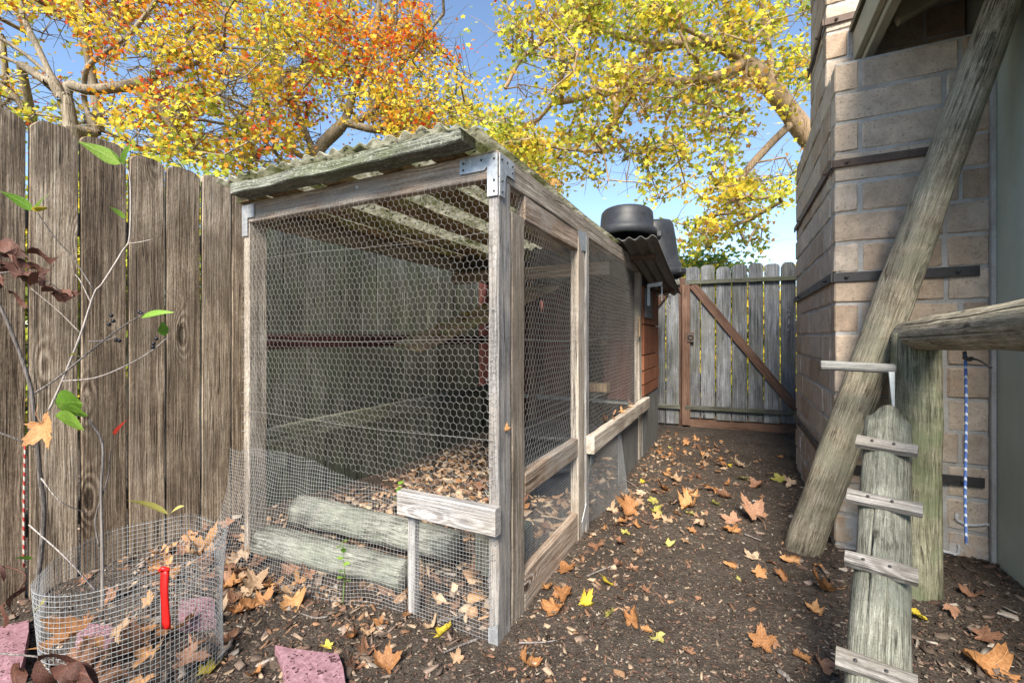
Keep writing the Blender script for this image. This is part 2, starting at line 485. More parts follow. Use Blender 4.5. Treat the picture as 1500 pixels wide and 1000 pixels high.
def brick():
    n = NT('slump_block')
    P = n.obj()
    r = n.rnd()
    a = n.noise(P, 90, 5, .7); b = n.noise(P, 14, 4, .65); c = n.noise(P, 5, 3, .6)
    base = n.ramp(r, [(0, (.34, .25, .18)), (.35, (.45, .345, .255)), (.65, (.51, .42, .335)), (1, (.42, .34, .27))])
    k = n.mr(b, .25, .75, .72, 1.22)
    sc = n.n('VectorMath', {0: base}, operation='SCALE'); n.set(sc.inputs['Scale'], k)
    col = n.mix(n.mr(a, .55, .68, 0, .7), sc.outputs[0], (.13, .10, .08))
    col = n.mix(n.mr(c, .54, .7, 0, .45), col, (.41, .36, .30))
    pos = n.n('SeparateXYZ', {0: n.n('NewGeometry').outputs['Position']}).outputs[2]
    salt = n.ma('MULTIPLY', n.mr(pos, .55, .05, 0, 1), n.mr(n.noise(n.n('NewGeometry').outputs['Position'], 9, 5, .65), .48, .62, 0, .8))
    col = n.mix(salt, col, (.52, .53, .55))
    h = n.ma('ADD', n.ma('MULTIPLY', a, .7), n.ma('MULTIPLY', b, .6))
    return n.done(col, .9, n.bump(h, .9, .008), spec=.15)
M['brick'] = brick()

def mortar():
    n = NT('grey_mortar')
    P = n.obj()
    a = n.noise(P, 120, 5, .7); b = n.noise(P, 6, 4, .6)
    col = n.ramp(n.ma('ADD', n.ma('MULTIPLY', a, .4), n.ma('MULTIPLY', b, .6)), [(.3, (.24, .22, .195)), (.5, (.38, .365, .345)), (.7, (.50, .50, .495))])
    return n.done(col, .95, n.bump(a, .9, .006), spec=.1)
M['mortar'] = mortar()

def soil():
    n = NT('dark_soil')
    P = n.obj(True)
    a = n.noise(P, 190, 6, .7); b = n.noise(P, 34, 5, .65); c = n.noise(P, 3.2, 4, .6)
    vo = n.n('TexVoronoi', {'Vector': P, 'Scale': 120.0})
    v = n.ma('ADD', n.ma('MULTIPLY', a, .45), n.ma('ADD', n.ma('MULTIPLY', b, .3), n.ma('MULTIPLY', c, .25)))
    col = n.ramp(v, [(.34, (.022, .018, .015)), (.47, (.057, .046, .038)), (.56, (.098, .080, .066)), (.72, (.19, .16, .135))])
    sp = n.mr(n.n('SeparateColor', {0: vo.outputs['Color']}).outputs[0], .86, .9, 0, .7)
    col = n.mix(n.ma('MULTIPLY', sp, n.mr(vo.outputs['Distance'], .5, .3)), col, (.25, .20, .155))
    h = n.ma('ADD', n.ma('ADD', n.ma('MULTIPLY', a, .6), n.ma('MULTIPLY', b, 1.0)), n.ma('MULTIPLY', vo.outputs['Distance'], -.3))
    return n.done(col, .95, n.bump(h, 1.0, .012), spec=.1)
M['soil'] = soil()

def tinted(name, trans=0.0, rough=.7, nscale=60, namt=.25, veins=False, spec=.25, bump=.3):
    """colour carried on the vertices, mottled"""
    n = NT(name)
    at = n.n('Attribute', attribute_name='tint', attribute_type='GEOMETRY').outputs[0]
    P = n.obj()
    f = n.noise(P, nscale, 4, .6)
    k = n.mr(f, .3, .7, 1 - namt, 1 + namt)
    sc = n.n('VectorMath', {0: at}, operation='SCALE'); n.set(sc.inputs['Scale'], k)
    return n.done(sc.outputs[0], rough, n.bump(f, bump, .002) if bump else None, 0, spec, trans or None)
M['chips'] = tinted('mulch_chips', 0, .9, 200, .3)
M['crown'] = tinted('tree_leaves', .5, .6, 8, .15, bump=0)

def leafmat(name, c0, c1, c2, trans=.15, rough=.6):
    """dry leaf: mottled blade, lighter veins from the middle rib; object x,y are the blade"""
    n = NT(name)
    co = n.n('TexCoord').outputs['Object']
    r = n.rnd()
    P = n.obj()
    a = n.noise(P, 26, 5, .65); b = n.noise(P, 160, 3, .6)
    v = n.ma('ADD', n.ma('MULTIPLY', a, .8), n.ma('ADD', n.ma('MULTIPLY', b, .2), n.mr(r, 0, 1, -.16, .16)))
    col = n.ramp(v, [(.25, c0), (.5, c1), (.75, c2)])
    xy = n.n('SeparateXYZ', {0: co})
    ang = n.ma('ARCTAN2', xy.outputs[0], xy.outputs[1])
    vein = n.mr(n.ma('ABSOLUTE', n.ma('SINE', n.ma('MULTIPLY', ang, 2.75))), .0, .07, 1, 0)
    col = n.mix(n.ma('MULTIPLY', vein, .35), col, tuple(min(1, c * 1.5) for c in c2))
    return n.done(col, rough, n.bump(n.ma('ADD', a, n.ma('MULTIPLY', vein, .5)), .5, .004), 0, .3, trans)
M['leaf_orange'] = leafmat('orange_dry_leaf', (.17, .075, .03), (.38, .18, .07), (.54, .31, .14))
M['leaf_brown'] = leafmat('brown_dry_leaf', (.10, .05, .03), (.24, .12, .07), (.40, .235, .15))
M['leaf_tan'] = leafmat('tan_dry_leaf', (.20, .12, .07), (.38, .25, .15), (.54, .41, .29))
M['leaf_yellow'] = leafmat('yellow_leaf', (.38, .28, .03), (.62, .48, .05), (.72, .60, .13), .3)
M['leaf_lime'] = leafmat('lime_leaf', (.27, .26, .06), (.46, .42, .11), (.60, .54, .22), .3)
M['leaf_green'] = leafmat('green_leaf', (.09, .20, .02), (.18, .34, .045), (.33, .47, .10), .3, .4)
M['leaf_red'] = leafmat('red_leaf', (.45, .03, .02), (.68, .06, .045), (.78, .16, .10), .25)
M['leaf_dark'] = leafmat('dark_shrivelled_leaf', (.035, .014, .010), (.085, .033, .022), (.16, .075, .05), .1)

def stone():
    n = NT('pink_lava_stone')
    P = n.obj()
    a = n.noise(P, 70, 5, .7)
    vo = n.n('TexVoronoi', {'Vector': P, 'Scale': 75.0}).outputs['Distance']
    pit = n.mr(n.ma('ADD', vo, n.mr(n.noise(P, 22, 2), .3, .7, .28, -.22)), .12, .26, 1, 0)
    col = n.ramp(a, [(.3, (.17, .085, .10)), (.5, (.25, .14, .165)), (.7, (.34, .21, .24))])
    col = n.mix(n.ma('MULTIPLY', pit, .85), col, (.07, .03, .035))
    return n.done(col, .95, n.bump(n.ma('SUBTRACT', n.ma('MULTIPLY', a, .5), pit), 1, .006), spec=.1)
M['stone'] = stone()

def roofsheet(name, base, light, trans):
    n = NT(name)
    P = n.obj()
    a = n.noise(P, 26, 6, .7); b = n.noise(P, 5, 4, .6)
    col = n.mix(n.mr(a, .42, .6, 0, 1), base, light)
    col = n.mix(n.mr(b, .5, .68, 0, .8), col, (.17, .19, .06))
    col = n.mix(n.mr(n.noise(P, 48, 4, .7), .56, .62, 0, .85), col, (.03, .028, .022))
    return n.done(col, .8, n.bump(a, .6, .006), 0, .2, trans)
M['roof'] = roofsheet('mossy_translucent_sheet', (.46, .45, .36), (.74, .73, .64), .65)
M['metalroof'] = simple('weathered_metal_sheet', (.16, .155, .145), .6, .3, 30, .45)

# ------------------------------------------------------------------ the ground
def axis(lo, hi, step, far):
    a = [lo]
    while a[-1] < hi: a.append(a[-1] + step)
    k, s = a[-1], step
    while k < far: s *= 1.35; k += s; a.append(k)
    k, s, pre = lo, step, []
    while k > -far: s *= 1.35; k -= s; pre.append(k)
    return np.array(pre[::-1] + a)
gx, gy = axis(-2.6, 3.2, .025, 700), axis(.5, 5.4, .025, 700)
XX, YY = np.meshgrid(gx, gy)
ZZ = gz(XX, YY)
near = (np.abs(XX) < 3.3) & (YY < 5.5) & (YY > .4)
ZZ = ZZ + near * RNG.normal(0, .0016, XX.shape)
nx, ny = len(gx), len(gy)
idx = np.arange(nx * ny).reshape(ny, nx)
fq = np.stack([idx[:-1, :-1].ravel(), idx[:-1, 1:].ravel(), idx[1:, 1:].ravel(), idx[1:, :-1].ravel()], 1)
link('ground', np_mesh('ground', np.stack([XX.ravel(), YY.ravel(), ZZ.ravel()], 1), fq, True), M['soil'], kind='structure')

# ------------------------------------------------------------------ the long fence on the left
def dogear(L, cut=.05):
    n = max(5, int((L - cut) / .22)); k_ = random.uniform(.9, 1.06); cut *= random.uniform(.7, 1.1)
    return [((L - cut) * i / n, 1.0) for i in range(n + 1)] + [(L - cut * .5, .92 * k_), (L - cut * .15, .70 * k_), (L, .46 * k_)]

fence = thing('wooden_fence', 'tall weathered board fence of upright planks beside the wire coop', 'fence', C(UF, -.9))
seams = [-1.60, -1.44, -1.27, -1.11, -.95, -.785, -.608, -.462, -.305, -.165, -.014, .131]
while seams[-1] < 3.6: seams.append(seams[-1] + random.uniform(.145, .158))
for i in range(len(seams) - 1):
    a, b = seams[i], seams[i + 1]
    gap = random.uniform(.006, .011)
    wd = b - a - gap
    h = 1.80 + random.uniform(-.012, .012)
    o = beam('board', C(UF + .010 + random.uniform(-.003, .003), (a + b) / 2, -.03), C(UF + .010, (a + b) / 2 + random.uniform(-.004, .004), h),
             wd, .019, D1, M['fence_damp_shaded'] if a > .14 else M['fence'], fence, prof=dogear(h + .03, .038), jit=.0011, ch=.0025)
for z in (.30, 1.45):
    beam('rail', C(UF + .045, -1.6, z), C(UF + .045, 3.6, z), .09, .038, (0, 0, 1), M['fence'], fence)
for v in (-1.2, 1.2, 3.4):
    beam('post', C(UF + .11, v, -.1), C(UF + .11, v, 1.75), .089, .089, D1, M['fence'], fence)

# ------------------------------------------------------------------ gate and the fixed panel beside it
def on_gate(t, off=0.0, z=0.0):
    n = Vector((GD.y, -GD.x, 0))
    if n.y > 0: n = -n
    return GR + GD * t + n * off + Vector((0, 0, z))     # off > 0 is towards the camera
def gate_t(px):
    r = (px - 750) / F
    return (GR.x - r * GR.y) / (r * GD.y - GD.x)
t_post = gate_t(999)
gate = thing('wooden_gate', 'grey board gate with brown diagonal brace at the end of the lane', 'gate', on_gate(.5))
t = t_post - .04
bi = 0
while t > -.5:
    bw = random.uniform(.134, .146)
    h = 1.765 + random.uniform(-.01, .01)
    beam('board', on_gate(t - bw / 2, 0, .09 + random.uniform(0, .02)), on_gate(t - bw / 2 + random.uniform(-.003, .003), 0, h), bw, .019, GD, M['gate'], gate,
         prof=dogear(h - .09, .05), jit=.001, ch=.0025)
    t -= bw + random.uniform(.009, .014)
beam('rail', on_gate(t_post - .03, .030, 1.60), on_gate(-.5, .030, 1.60), .045, .038, (0, 0, 1), M['rail'], gate)
beam('rail', on_gate(t_post - .03, .030, .215), on_gate(-.5, .030, .215), .045, .038, (0, 0, 1), M['rail'], gate)
beam('kick_board', on_gate(t_post - .03, -.022, .05), on_gate(-.5, -.022, .05), .15, .018, (0, 0, 1), M['brown'], gate)
beam('diagonal_brace', on_gate(gate_t(1014), .026, 1.575), on_gate(gate_t(1168), .026, .24), .085, .03, (0, 0, 1), M['brown'], gate)
beam('stile', on_gate(gate_t(1005), .030, .02), on_gate(gate_t(1005), .030, 1.58), .085, .036, GD, M['brown'], gate)
la = link('latch_plate', box_mesh(-.035, .035, -.006, .006, -.055, .055, .003), M['rustiron'], gate, frame(on_gate(gate_t(1011.5), .056, .995), on_gate(gate_t(1011.5), .056, 1.5), GD))
def torus(R0, r0, a=18, b=8):
    V, Fc = [], []
    for i in range(a):
        for k in range(b):
            x = 2 * math.pi * i / a; y = 2 * math.pi * k / b
            V.append(((R0 + r0 * math.cos(y)) * math.cos(x), r0 * math.sin(y), (R0 + r0 * math.cos(y)) * math.sin(x)))
            Fc.append((i * b + k, i * b + (k + 1) % b, ((i + 1) % a) * b + (k + 1) % b, ((i + 1) % a) * b + k))
    return mesh_of('ring', V, Fc, True)
link('latch_ring', torus(.024, .006), M['iron'], la, frame(on_gate(gate_t(1011.5), .068, .995), on_gate(gate_t(1011.5), .068, 1.5), GD))

pan = thing('fence_panel', 'short fixed run of grey boards between the hen house and the gate', 'fence', on_gate(t_post + .5))
t = t_post + .03
while t < t_post + 2.6:
    bw = random.uniform(.134, .146)
    h = 1.75 + random.uniform(-.015, .01)
    beam('board', on_gate(t + bw / 2, 0, .02), on_gate(t + bw / 2, 0, h), bw, .019, GD, M['gate'], pan, prof=dogear(h - .02, .05), jit=.001, ch=.0025)
    t += bw + random.uniform(.008, .013)
    if toC(on_gate(t))[0] > UF - .1: break
tp_end = t
for z in (.215, 1.60):
    beam('rail', on_gate(t_post + .02, .030, z), on_gate(tp_end, .030, z), .045, .038, (0, 0, 1), M['rail'], pan)
beam('post', on_gate(t_post - .0, -.05, -.1), on_gate(t_post, -.05, 1.66), .089, .07, GD, M['brown'], pan)
beam('diagonal_brace', on_gate(gate_t(976), .03, 1.50), on_gate(gate_t(950), .03, 1.24), .07, .03, (0, 0, 1), M['brown'], pan)

# ------------------------------------------------------------------ house wall, eave
house = thing('house', 'olive green stucco house wall with a dark painted eave above the chimney', 'house', K(.55, 0))
def wallbox(name, t0, t1, s0, s1, z0, z1, mat, parent, ch=.003):
    Mx = Matrix((-D2, D1, Vector((0, 0, 1)))).transposed().to_4x4(); Mx.translation = K(t0, s0, z0)
    return link(name, box_mesh(0, t1 - t0, 0, s1 - s0, 0, z1 - z0, ch), mat, parent, Mx)
wallbox('wall', .552, .72, -1.3, 4.2, -.1, 2.75, M['stucco'], house)
wallbox('corner_trim', .535, .551, -.028, -.006, -.03, 2.36, M['mortar'], house, .002)
wallbox('fascia', .145, .185, -1.6, .226, 2.37, 2.53, M['fasciapaint'], house)
wallbox('drip_edge', .115, .143, -1.6, .226, 2.40, 2.545, M['fasciapaint'], house)
for s in (-1.3, -.7, -.1):
    beam('rafter', K(.187, s, 2.425), K(.549, s, 2.58), .14, .045, (0, 0, 1), M['rafter'], house)
nb = 5
for i in range(nb):
    a = .187 + (.60 - .187) * i / nb; b = .187 + (.60 - .187) * (i + 1) / nb - .003
    za, zb = 2.50 + (a - .187) * .43, 2.50 + (b - .187) * .43
    V = [K(a, -1.6, za), K(b, -1.6, zb), K(b, .224, zb), K(a, .224, za)]
    V = V + [v + Vector((0, 0, .02)) for v in V]
    o0 = Vector(V[0])
    link('soffit_board', mesh_of('soffit', [v - o0 for v in V], [(3, 2, 1, 0), (4, 5, 6, 7), (0, 1, 5, 4), (1, 2, 6, 5), (2, 3, 7, 6), (3, 0, 4, 7)]), M['soffit'], house, Matrix.Translation(o0))
V = [K(.10, -1.6, 2.552), K(.9, -1.6, 2.90), K(.9, .224, 2.90), K(.10, .224, 2.552)]
V = V + [v + Vector((0, 0, .03)) for v in V]
link('roof_slab', mesh_of('roofslab', V, [(3, 2, 1, 0), (4, 5, 6, 7), (0, 1, 5, 4), (1, 2, 6, 5), (2, 3, 7, 6), (3, 0, 4, 7)]), M['rafter'], house)

# ------------------------------------------------------------------ chimney of slump blocks
CHH = .1425
chim = thing('chimney', 'wide slump block chimney with black iron straps against the green house', 'chimney', K(.27, .7))
wallbox('mortar_core', .006, .545, .006, 1.464, -.1, 2.245, M['mortar'], chim)
wallbox('mortar_core', .006, .545, .236, .754, 2.20, 4.2, M['mortar'], chim)
def brick_mesh(L, D, H, seed):
    r = random.Random(seed)
    import bmesh
    bm = bmesh.new()
    bmesh.ops.create_cube(bm, size=1)
    for v in bm.verts: v.co = Vector((v.co.x * L, v.co.y * D, v.co.z * H))
    bmesh.ops.subdivide_edges(bm, edges=[e for e in bm.edges if abs((e.verts[0].co - e.verts[1].co).x) > L * .5], cuts=3)
    bmesh.ops.bevel(bm, geom=[e for e in bm.edges if len(e.link_faces) == 2 and e.calc_face_angle(0) > .5], offset=.006, segments=1, affect='EDGES')
    for v in bm.verts:
        v.co += Vector((r.uniform(-1, 1) * .0025, r.uniform(-1, 1) * .0025, r.uniform(-1, 1) * .0028))
    m = bpy.data.meshes.new('brick'); bm.to_mesh(m); bm.free()
    m.materials.append(M['brick'])
    return m
BV = {}
def brick_piece(L, k):
    key = (round(L, 2), k % 4)
    if key not in BV: BV[key] = brick_mesh(L, .094, CHH - .013, hash(key) % 999)
    return BV[key]
def lay(face, a0, a1, z, kk):
    """one block between a0 and a1 along a face"""
    if face[0] == 'front' and a0 == 0: a0 = -.0065
    L = a1 - a0
    zc = z + CHH / 2
    jt = random.uniform(-.003, .003)
    me = brick_piece(L - .013, kk)
    if face[0] == 'front':
        s = face[1]
        c = K((a0 + a1) / 2, s + .047 + jt, zc); ax, ay = -D2, D1
    else:
        tt = face[1]
        c = K(tt + .047 + jt, (a0 + a1) / 2, zc); ax, ay = D1, D2
    Mx = Matrix((ax, ay, Vector((0, 0, 1)))).transposed().to_4x4(); Mx.translation = c
    Mx = Mx @ Matrix.Rotation(random.uniform(-.006, .006), 4, 'Y')
    link('brick', me, None, chim, Mx)
k = 0
for i in range(-1, 28):
    z = .0165 + CHH * i
    upper = z > 2.2
    s0, s1 = (.23, .76) if upper else (0, 1.47)
    if z + CHH > 4.15: break
    A = i % 2 == 0
    # front (t from 0 to .55), courses alternate
    cuts = [0, .40, .55] if A else [.0, .10, .40, .55]
    if i % 4 == 3: cuts = [.0, .10, .45, .55]
    for a, b in zip(cuts[:-1], cuts[1:]):
        lay(('front', s0), a, b, z, k); k += 1
    st = s0 + .10
    first = .30 if not A else .20
    a = st
    while a < s1 - .02:
        b = min(a + (first if a == st else .40), s1)
        if s1 - b < .07: b = s1
        lay(('side', 0.0), a, b, z, k); k += 1
        a = b
# shoulder cap course, sloping
wallbox('shoulder_cap', .01, .549, .762, 1.46, 2.24, 2.302, M['mortar'], chim)
wallbox('shoulder_cap', .01, .549, .01, .228, 2.24, 2.302, M['mortar'], chim)
def strap(z, t_end, s_end, mat, s0=0.0, hgt=.036):
    st = wallbox('strap', -.006, t_end, s0 - .014, s0 - .006, z, z + hgt, mat, chim, .0015)
    s2 = wallbox('strap', -.016, -.0075, s0 - .014, s_end, z, z + hgt, mat, chim, .0015)
    for t in (.045, t_end - .07):
        Mx = frame(K(t, s0 - .014, z + hgt / 2), K(t, s0 - .03, z + hgt / 2), (0, 0, 1))
        link('bolt', log_mesh(.009, .007, .012, 8, 2, 0), mat, st, Mx)
    for s in (.12, s_end - .3):
        Mx = frame(K(-.016, s0 + s, z + hgt / 2), K(-.03, s0 + s, z + hgt / 2), (0, 0, 1))
        link('bolt', log_mesh(.009, .007, .012, 8, 2, 0), mat, s2, Mx)
for pts in ([(.435, .235), (.436, .21), (.455, .198), (.48, .194), (.505, .20), (.528, .207), (.541, .203)], [(.36, .075), (.385, .066), (.41, .062), (.435, .06), (.442, .085), (.440, .105)]):
    pp_ = [K(t, -.003, z) for t, z in pts]
    tube_obj('salt_crust', pp_, .0075, .005, M['salt'], chim, sides=6, n=6)
strap(.36, .52, 1.45, M['iron'], 0, .042)
strap(1.258, .505, 1.45, M['iron'], 0, .044)
strap(1.80, .46, 1.45, M['rustiron'], 0, .036)
strap(2.62, .45, .74, M['rustiron'], .23, .036)

# ------------------------------------------------------------------ chicken coop
HB = 1.607     # top of the wall plates
coop = thing('chicken_coop', 'grey timber chicken run with hexagonal wire and a mossy corrugated roof', 'coop', C(.65, 1.0))
LW = M['lumber']
# posts: narrow face to the front
beam('post', C(.019, .0445, -.03), C(.019, .0445, HB - .089), .038, .089, D2, M['pale'], coop)
beam('post', C(.022, .155, -.03), C(.022, .155, 1.43), .040, .100, D2, LW, coop)
beam('post', C(1.306, .0445, -.03), C(1.306, .0445, HB - .089), .038, .089, D2, LW, coop)
beam('post', C(.019, .865, -.03), C(.019, .865, HB - .09), .042, .089, D2, LW, coop)
beam('batten', C(.004, .955, .0), C(.004, .955, 1.52), .05, .022, D1, M['pale'], coop)
beam('post', C(.019, 2.43, -.03), C(.019, 2.43, HB - .09), .04, .11, D2, LW, coop)
beam('post', C(1.306, 2.43, -.03), C(1.306, 2.43, HB - .09), .042, .089, D2, LW, coop)
beam('post', C(.92, 2.34, -.03), C(.92, 2.34, HB - .05), .06, .06, D2, M['brown'], coop)
# wall plates
beam('top_plate', C(.040, .019, HB - .0445), C(1.325, .019, HB - .0445), .089, .038, (0, 0, 1), M['lumber_warm'], coop)
beam('top_plate', C(.019, 0, HB - .0445), C(.019, 2.50, HB - .0445), .089, .038, (0, 0, 1), LW, coop)
beam('header', C(.019, .208, HB - .137), C(.019, .815, HB - .137), .092, .036, (0, 0, 1), M['lumber_warm'], coop)
beam('top_plate', C(1.306, .04, HB - .0445), C(1.306, 2.6, HB - .0445), .089, .038, (0, 0, 1), LW, coop)
beam('crosspiece', C(.05, 1.62, 1.45), C(1.28, 1.62, 1.45), .085, .036, (0, 0, 1), M['lumber_warm'], coop)
# rails
beam('mid_rail', C(.019, .208, .458), C(.019, .818, .458), .088, .038, (0, 0, 1), M['lumber_warm'], coop)
beam('sill_board', C(.019, .208, .065), C(.019, .94, .065), .14, .036, (0, 0, 1), M['lumber_warm'], coop)
beam('outer_rail', C(-.028, .93, .45), C(-.028, 2.58, .45), .092, .042, (0, 0, 1), LW, coop)
beam('short_rail', C(-.012, -.024, .412), C(.385, -.024, .412), .086, .038, (0, 0, 1), M['pale'], coop)
beam('short_stud', C(.362, .02, -.03), C(.362, .02, .364), .034, .03, D2, M['pale'], coop)
beam('side_rail', C(1.306, .09, .525), C(1.306, 2.4, .525), .086, .036, (0, 0, 1), M['rail'], coop)
beam('shelf_rail', C(1.40, .12, .975), C(1.40, 2.35, .975), .075, .036, (0, 0, 1), M['darkred'], coop)
# roof
beam('fascia', C(.073, -.062, 1.632), C(1.245, -.062, 1.632), .085, .044, D1, M['mossy'], coop, jit=.004, seg=14)
for u in (.21, .45, .75, 1.08, 1.30):
    beam('purlin', C(u, -.018, 1.630), C(u, 2.35, 1.630), .088, .043, D2, M['purlin'], coop)
def corrugated(name, u0, u1, v0, v1, z0, z1, mat, parent, pitch=.068, amp=.009, th=.003, along='v', jag=.0, drop=.0):
    """sheet whose ridges run along v; z0 at v0, z1 at v1"""
    nu = int((u1 - u0) / pitch * 8); nv = 24
    V, Fc = [], []
    for sgn in (0, 1):
        for j in range(nv + 1):
            for i in range(nu + 1):
                u = u0 + (u1 - u0) * i / nu; f = j / nv
                v = v0 + (v1 - v0) * f
                if j in (0, nv): v += jag * math.sin(u * 23) * math.cos(u * 57)
                z = z0 + (z1 - z0) * f + amp * math.sin(2 * math.pi * u / pitch) + .004 * math.sin(5 * v + 2 * u) + sgn * th - drop * max(0.0, 1 - (u - u0) / .15)
                V.append(C(u, v, z))
    n1 = (nu + 1) * (nv + 1)
    for j in range(nv):
        for i in range(nu):
            a = j * (nu + 1) + i
            Fc.append((a, a + 1, a + nu + 2, a + nu + 1)); Fc.append((a + n1, a + n1 + nu + 1, a + n1 + nu + 2, a + n1 + 1))
    for i in range(nu):
        for a, fl in ((i, 0), (nv * (nu + 1) + i, 1)):
            q = (a, a + n1, a + n1 + 1, a + 1)
            Fc.append(q if not fl else q[::-1])
    for j in range(nv):
        for a, fl in ((j * (nu + 1), 1), (j * (nu + 1) + nu, 0)):
            q = (a, a + n1, a + n1 + nu + 1, a + nu + 1)
            Fc.append(q if not fl else q[::-1])
    base = C((u0 + u1) / 2, (v0 + v1) / 2, 0)
    return link(name, mesh_of(name, [v - base for v in V], Fc, True), mat, parent, Matrix.Translation(base))
corrugated('corrugated_sheet', .004, .56, -.115, 2.02, 1.668, 1.668, M['roof'], coop, jag=.006, drop=.043)
corrugated('corrugated_sheet', .50, 1.34, -.112, 2.06, 1.674, 1.674, M['roof'], coop, jag=.006)

# galvanised corner plates
def plate(pts, nrm, th, parent, name='corner_bracket', mat=None):
    """flat polygon given in world points, extruded along nrm"""
    pts = [Vector(p) for p in pts]; nrm = Vector(nrm)
    base = pts[0].copy()
    A = [p - base for p in pts]; B = [p + nrm * th for p in A]
    n = len(A)
    Fc = [tuple(range(n - 1, -1, -1)), tuple(range(n, 2 * n))] + [(i, (i + 1) % n, n + (i + 1) % n, n + i) for i in range(n)]
    return link(name, mesh_of(name, A + B, Fc), mat or M['galv'], parent, Matrix.Translation(base))
FR = -D1   # out of the front face
SR = -D2   # out of the right side
def Lf(u0, u1, uh, z0, z1, zl, v=-.002):
    return [C(u0, v, z1), C(u0, v, zl), C(uh, v, zl), C(uh, v, z0 + .012), C(uh + .012, v, z0), C(u1, v, z0), C(u1, v, z1)]
cb = plate(Lf(0.0, .145, .038, HB - .062, HB - .012, HB - .15, -.004), FR, .003, coop)
for (u, z) in ((.012, .03), (.06, .028), (.13, .028), (.13, .05), (.012, .10), (.012, .135)):
    Mx = frame(C(u, -.007, HB - z), C(u, -.012, HB - z), (0, 0, 1)); link('screw', log_mesh(.004, .003, .003, 8, 2, 0), M['iron'], cb, Mx)
cs = plate([C(-.003, 0, HB - .012), C(-.003, .105, HB - .012), C(-.003, .105, HB - .068), C(-.003, .052, HB - .068), C(-.003, .040, HB - .082), C(-.003, .035, HB - .15), C(-.003, 0, HB - .15)], SR, .003, coop)
for (v, z) in ((.012, .03), (.05, .028), (.09, .028), (.09, .05), (.015, .10), (.015, .135)):
    Mx = frame(C(-.006, v, HB - z), C(-.011, v, HB - z), (0, 0, 1)); link('screw', log_mesh(.004, .003, .003, 8, 2, 0), M['iron'], cs, Mx)
plate([C(1.327, -.004, HB - .012), C(1.24, -.004, HB - .012), C(1.24, -.004, HB - .07), C(1.288, -.004, HB - .07), C(1.288, -.004, HB - .15), C(1.327, -.004, HB - .15)], FR, .003, coop)
plate([C(-.003, .80, HB - .09), C(-.003, .93, HB - .075), C(-.003, .93, HB - .17), C(-.003, .86, HB - .18)], SR, .003, coop)
plate([C(-.005, .88, .02), C(-.005, .93, .06), C(-.005, .93, .15), C(-.005, .86, .08)], SR, .003, coop)
plate([C(-.001, -.003, .0), C(.035, -.003, .0), C(.035, -.003, .05), C(-.001, -.003, .07)], FR, .003, coop)
link('nail_head', log_mesh(.006, .005, .004, 10, 2, 0), M['whitestrip'], coop, frame(C(.62, -.001, HB - .03), C(.62, -.008, HB - .03), (0, 0, 1)))

# ---- wire netting
def wavy(a, b, seed, amp, fa=3.0):
    r = random.Random(seed)
    s = 0
    for _ in range(5):
        s = s + np.sin(a * r.uniform(-fa, fa) + b * r.uniform(-fa, fa) + r.uniform(0, 6.28))
    return s / 3 * amp

def hexnet(name, f3, a0, a1, b0, b1, cell, rad, nrm, parent, seed, bottom=None, amp=.004, out=.006):
    """hexagonal netting; a across, b up; f3(a, b, out) gives the point arrays"""
    W_ = cell; Hh = cell / math.sqrt(3)           # flat-to-flat W, side length
    s = Hh
    ni = int((a1 - a0) / W_) + 1; nj = int((b1 - b0) / (1.5 * s)) + 1
    P, Q = [], []
    for j in range(nj):
        off = (j % 2) * W_ / 2
        for i in range(ni):
            ca, cb_ = a0 + i * W_ + off, b0 + j * 1.5 * s
            p = [(ca + W_ / 2, cb_ - s / 2), (ca + W_ / 2, cb_ + s / 2), (ca, cb_ + s), (ca - W_ / 2, cb_ + s / 2)]
            P += p[:3]; Q += p[1:]
    P, Q = np.array(P), np.array(Q)
    md = (P + Q) / 2
    keep = (md[:, 0] > a0) & (md[:, 0] < a1) & (md[:, 1] < b1)
    keep &= md[:, 1] > (b0 if bottom is None else bottom(md[:, 0]))
    P, Q = P[keep], Q[keep]
    def place(X):
        a = X[:, 0] + wavy(X[:, 0] * 9, X[:, 1] * 9, seed, amp) + wavy(X[:, 0] * 60, X[:, 1] * 60, seed + 3, amp * .28)
        b = X[:, 1] + wavy(X[:, 0] * 9, X[:, 1] * 9, seed + 1, amp) + wavy(X[:, 0] * 60, X[:, 1] * 60, seed + 4, amp * .28)
        o = wavy(X[:, 0] * 4, X[:, 1] * 4, seed + 2, out)
        return f3(np.clip(a, a0, a1), b, o)
    Vv, Fv = tubes(place(P), place(Q), nrm, rad)
    # twisted joints: the upright sides are two strands, a little thicker
    return link(name, np_mesh(name, Vv, Fv), M['wire'], parent, kind='stuff')

def front_f(a, b, o):
    base = np.array(C(0, -.008))
    return base + np.outer(a, D2) + np.outer(o - .002, -np.array(D1)) + np.outer(b, (0, 0, 1))
def side_f(u):
    def f(a, b, o):
        base = np.array(C(u, 0))
        return base + np.outer(a, D1) + np.outer(o * .6, -np.array(D2)) + np.outer(b, (0, 0, 1))
    return f
hexnet('chicken_wire', front_f, .003, 1.322, .40, 1.585, .0262, .00052, -D1, coop, 5, bottom=lambda a: .43 + .06 * (a > .38) + .02 * np.sin(a * 9), out=.007)
hexnet('chicken_wire', side_f(.008), .10, .86, .47, 1.52, .0262, .00052, -D2, coop, 25)
hexnet('chicken_wire', side_f(.003), .93, 2.42, .40, 1.53, .0262, .00052, -D2, coop, 45)
